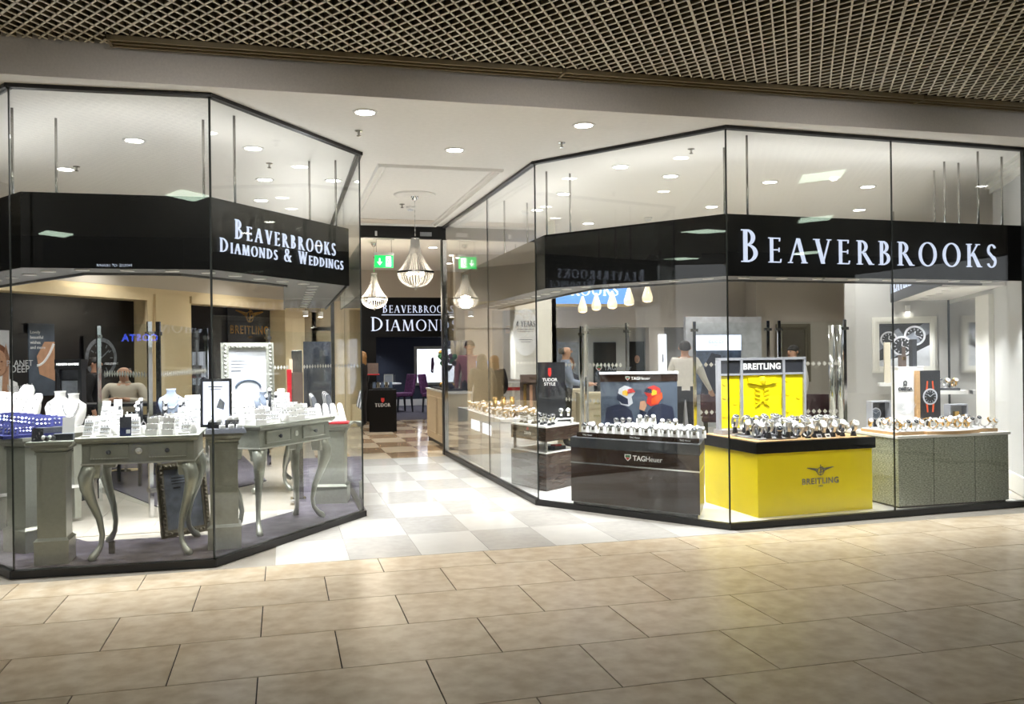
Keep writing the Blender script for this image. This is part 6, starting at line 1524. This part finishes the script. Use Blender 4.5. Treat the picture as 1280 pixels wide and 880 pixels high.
SIT = dict(pelvis=(0, .05, .72), waist=(0, .04, .86), chest=(0, .02, 1.06), neckb=(0, .02, 1.24), neck=(0, .0, 1.295), jaw=(0, -.02, 1.345), head=(0, -.01, 1.415), top=(0, -.005, 1.475), shl=(-.19, .02, 1.2), shr=(.19, .02, 1.2),
           ell=(-.26, -.06, .97), wrl=(-.1, -.27, 1.02), hal=(-.04, -.31, 1.03), elr=(.26, -.06, .97), wrr=(.12, -.27, 1.02), har=(.06, -.31, 1.03), hil=(-.11, .03, .7), knl=(-.14, -.4, .66), anl=(-.14, -.42, .3), tol=(-.14, -.55, .26), hir=(.11, .03, .7), knr=(.14, -.4, .66), anr=(.14, -.42, .3), tor=(.14, -.55, .26))
pm = at_px(155, 12.3)
person('balding man in a pale checked shirt seated behind the front left console table', pm, -.1, 1.74, 'shirt_check', 'trousers_black', 'hair_grey', SIT, 'bald', width=1.16, belly=.06)
o = thing('bar_stool', 'dark high stool under the seated man', 'stool', pm, -.1); MB().lathe([(.19, .52), (.2, .54), (.2, .58), (.17, .6)], 20).xf(Matrix.Translation((0, .03, 0))).build('seat', 'slate', o, True); MB().lathe([(.025, .02), (.025, .52)], 10, 0, .03).build('stem', 'chrome', o); MB().lathe([(.2, 0), (.2, .015), (.05, .03)], 20, 0, .03).build('base', 'chrome', o); MB().sweep([(Vector((.17*math.cos(t*PI/8), .03+.17*math.sin(t*PI/8), .26)), .01) for t in range(17)], 6).build('footrest', 'chrome', o, True); box(-.17, .17, .02, .04, .255, .265).build('foot_bar', 'chrome', o)
dk = thing('consultation_desk', 'dark consultation desk in front of the seated man', 'desk', (pm[0]-.1, pm[1]-.6, 0), -.1); box(-.6, .6, -.25, .22, .95, .99).build('desktop', 'slate', dk)
for sx in (-1, 1): box(sx*.55-.02, sx*.55+.02, -.2, .18, 0, .95).build('end_panel', 'wall_navy', dk)
person('person in dark clothes seen in profile behind the chrome post on the left', at_px(119, 13.5), R(80), 1.6, 'coat_black', 'trousers_black', 'hair_dark')
person('blonde woman in a black coat standing in the inner hall', at_px(452, 19.2), R(-120), 1.66, 'coat_black', 'coat_black', 'hair_blonde', None, 'long')
person('man in a dusky pink shirt facing out beside the pampas grass', at_px(587, 16.9), R(-12), 1.84, 'shirt_pink', 'trousers_black', 'hair_brown')
person('dark haired woman in a black coat seen from behind at the till', at_px(602, 15.0), R(175), 1.58, 'coat_black', 'coat_black', 'hair_dark', None, 'long')
person('fair haired woman in a black coat leaning at the till', at_px(618, 15.5), R(150), 1.55, 'coat_black', 'coat_black', 'hair_blonde', dict(wrl=(-.1, -.3, 1.0), hal=(-.04, -.35, 1.02), elr=(.24, -.08, 1.12), wrr=(.1, -.3, 1.0), har=(.04, -.36, 1.02)), 'long')
person('grey haired man in a blue shirt behind the tall black sign', at_px(707, 14.7), R(70), 1.72, 'shirt_blue', 'trousers_black', 'hair_grey', dict(wrl=(-.14, -.36, 1.08), hal=(-.12, -.43, 1.08), ell=(-.24, -.1, 1.12), wrr=(.14, -.36, 1.08), har=(.12, -.43, 1.08), elr=(.24, -.1, 1.12)), 'bald')
person('shop assistant in a white shirt seen from behind with one arm reaching down', at_px(856, 13.9), R(160), 1.75, 'shirt_white', 'trousers_black', 'hair_dark', dict(ell=(-.31, -.1, 1.16), wrl=(-.42, -.26, .98), hal=(-.45, -.32, .93), elr=(.25, -.02, 1.13), wrr=(.2, -.2, 1.0), har=(.18, -.27, 1.0)))
person('dark haired man in profile behind the yellow relief backboard', at_px(991, 13.6), R(-75), 1.66, 'shirt_white', 'trousers_black', 'hair_dark')

# ================================================================== ACROSS THE MALL (seen mirrored in the glass)
mat('sign_lit', 'ffffff', .5, emit='dfeaff', es=5); mat('sign_blue', '3355ff', .5, emit='4a63ff', es=5)
o = thing('shop_sign', 'lit white department store letters across the mall', 'sign', (-4.9, -7.2, 3.66), R(180)); text_mb('HOUSE OF FRASER', .085, .02, spacing=1.1).build('lettering', 'sign_lit', o); box(-1.5, 1.5, .001, .06, -.3, .62).build('fascia', 'fascia_black', o)
o = thing('shop_sign', 'lit blue coffee shop letters across the mall', 'sign', (-5.48, -11.98, 2.05), R(180)); text_mb('COSTA', .26, .02, spacing=1.2, bold=.01).build('lettering', 'sign_blue', o); box(-.8, .8, .001, .02, -.3, .5).build('fascia', 'fascia_black', o)

# these glow but their lamps do the lighting: no need to sample each face as a light
for k in ('letter', 'lamp', 'bulb', 'exit_green', 'exit_white', 'sign_lit', 'sign_blue', 'lightbox_blue', 'lightbox_pale', 'pendant_shell'):
    MATS[k].cycles.emission_sampling = 'NONE'
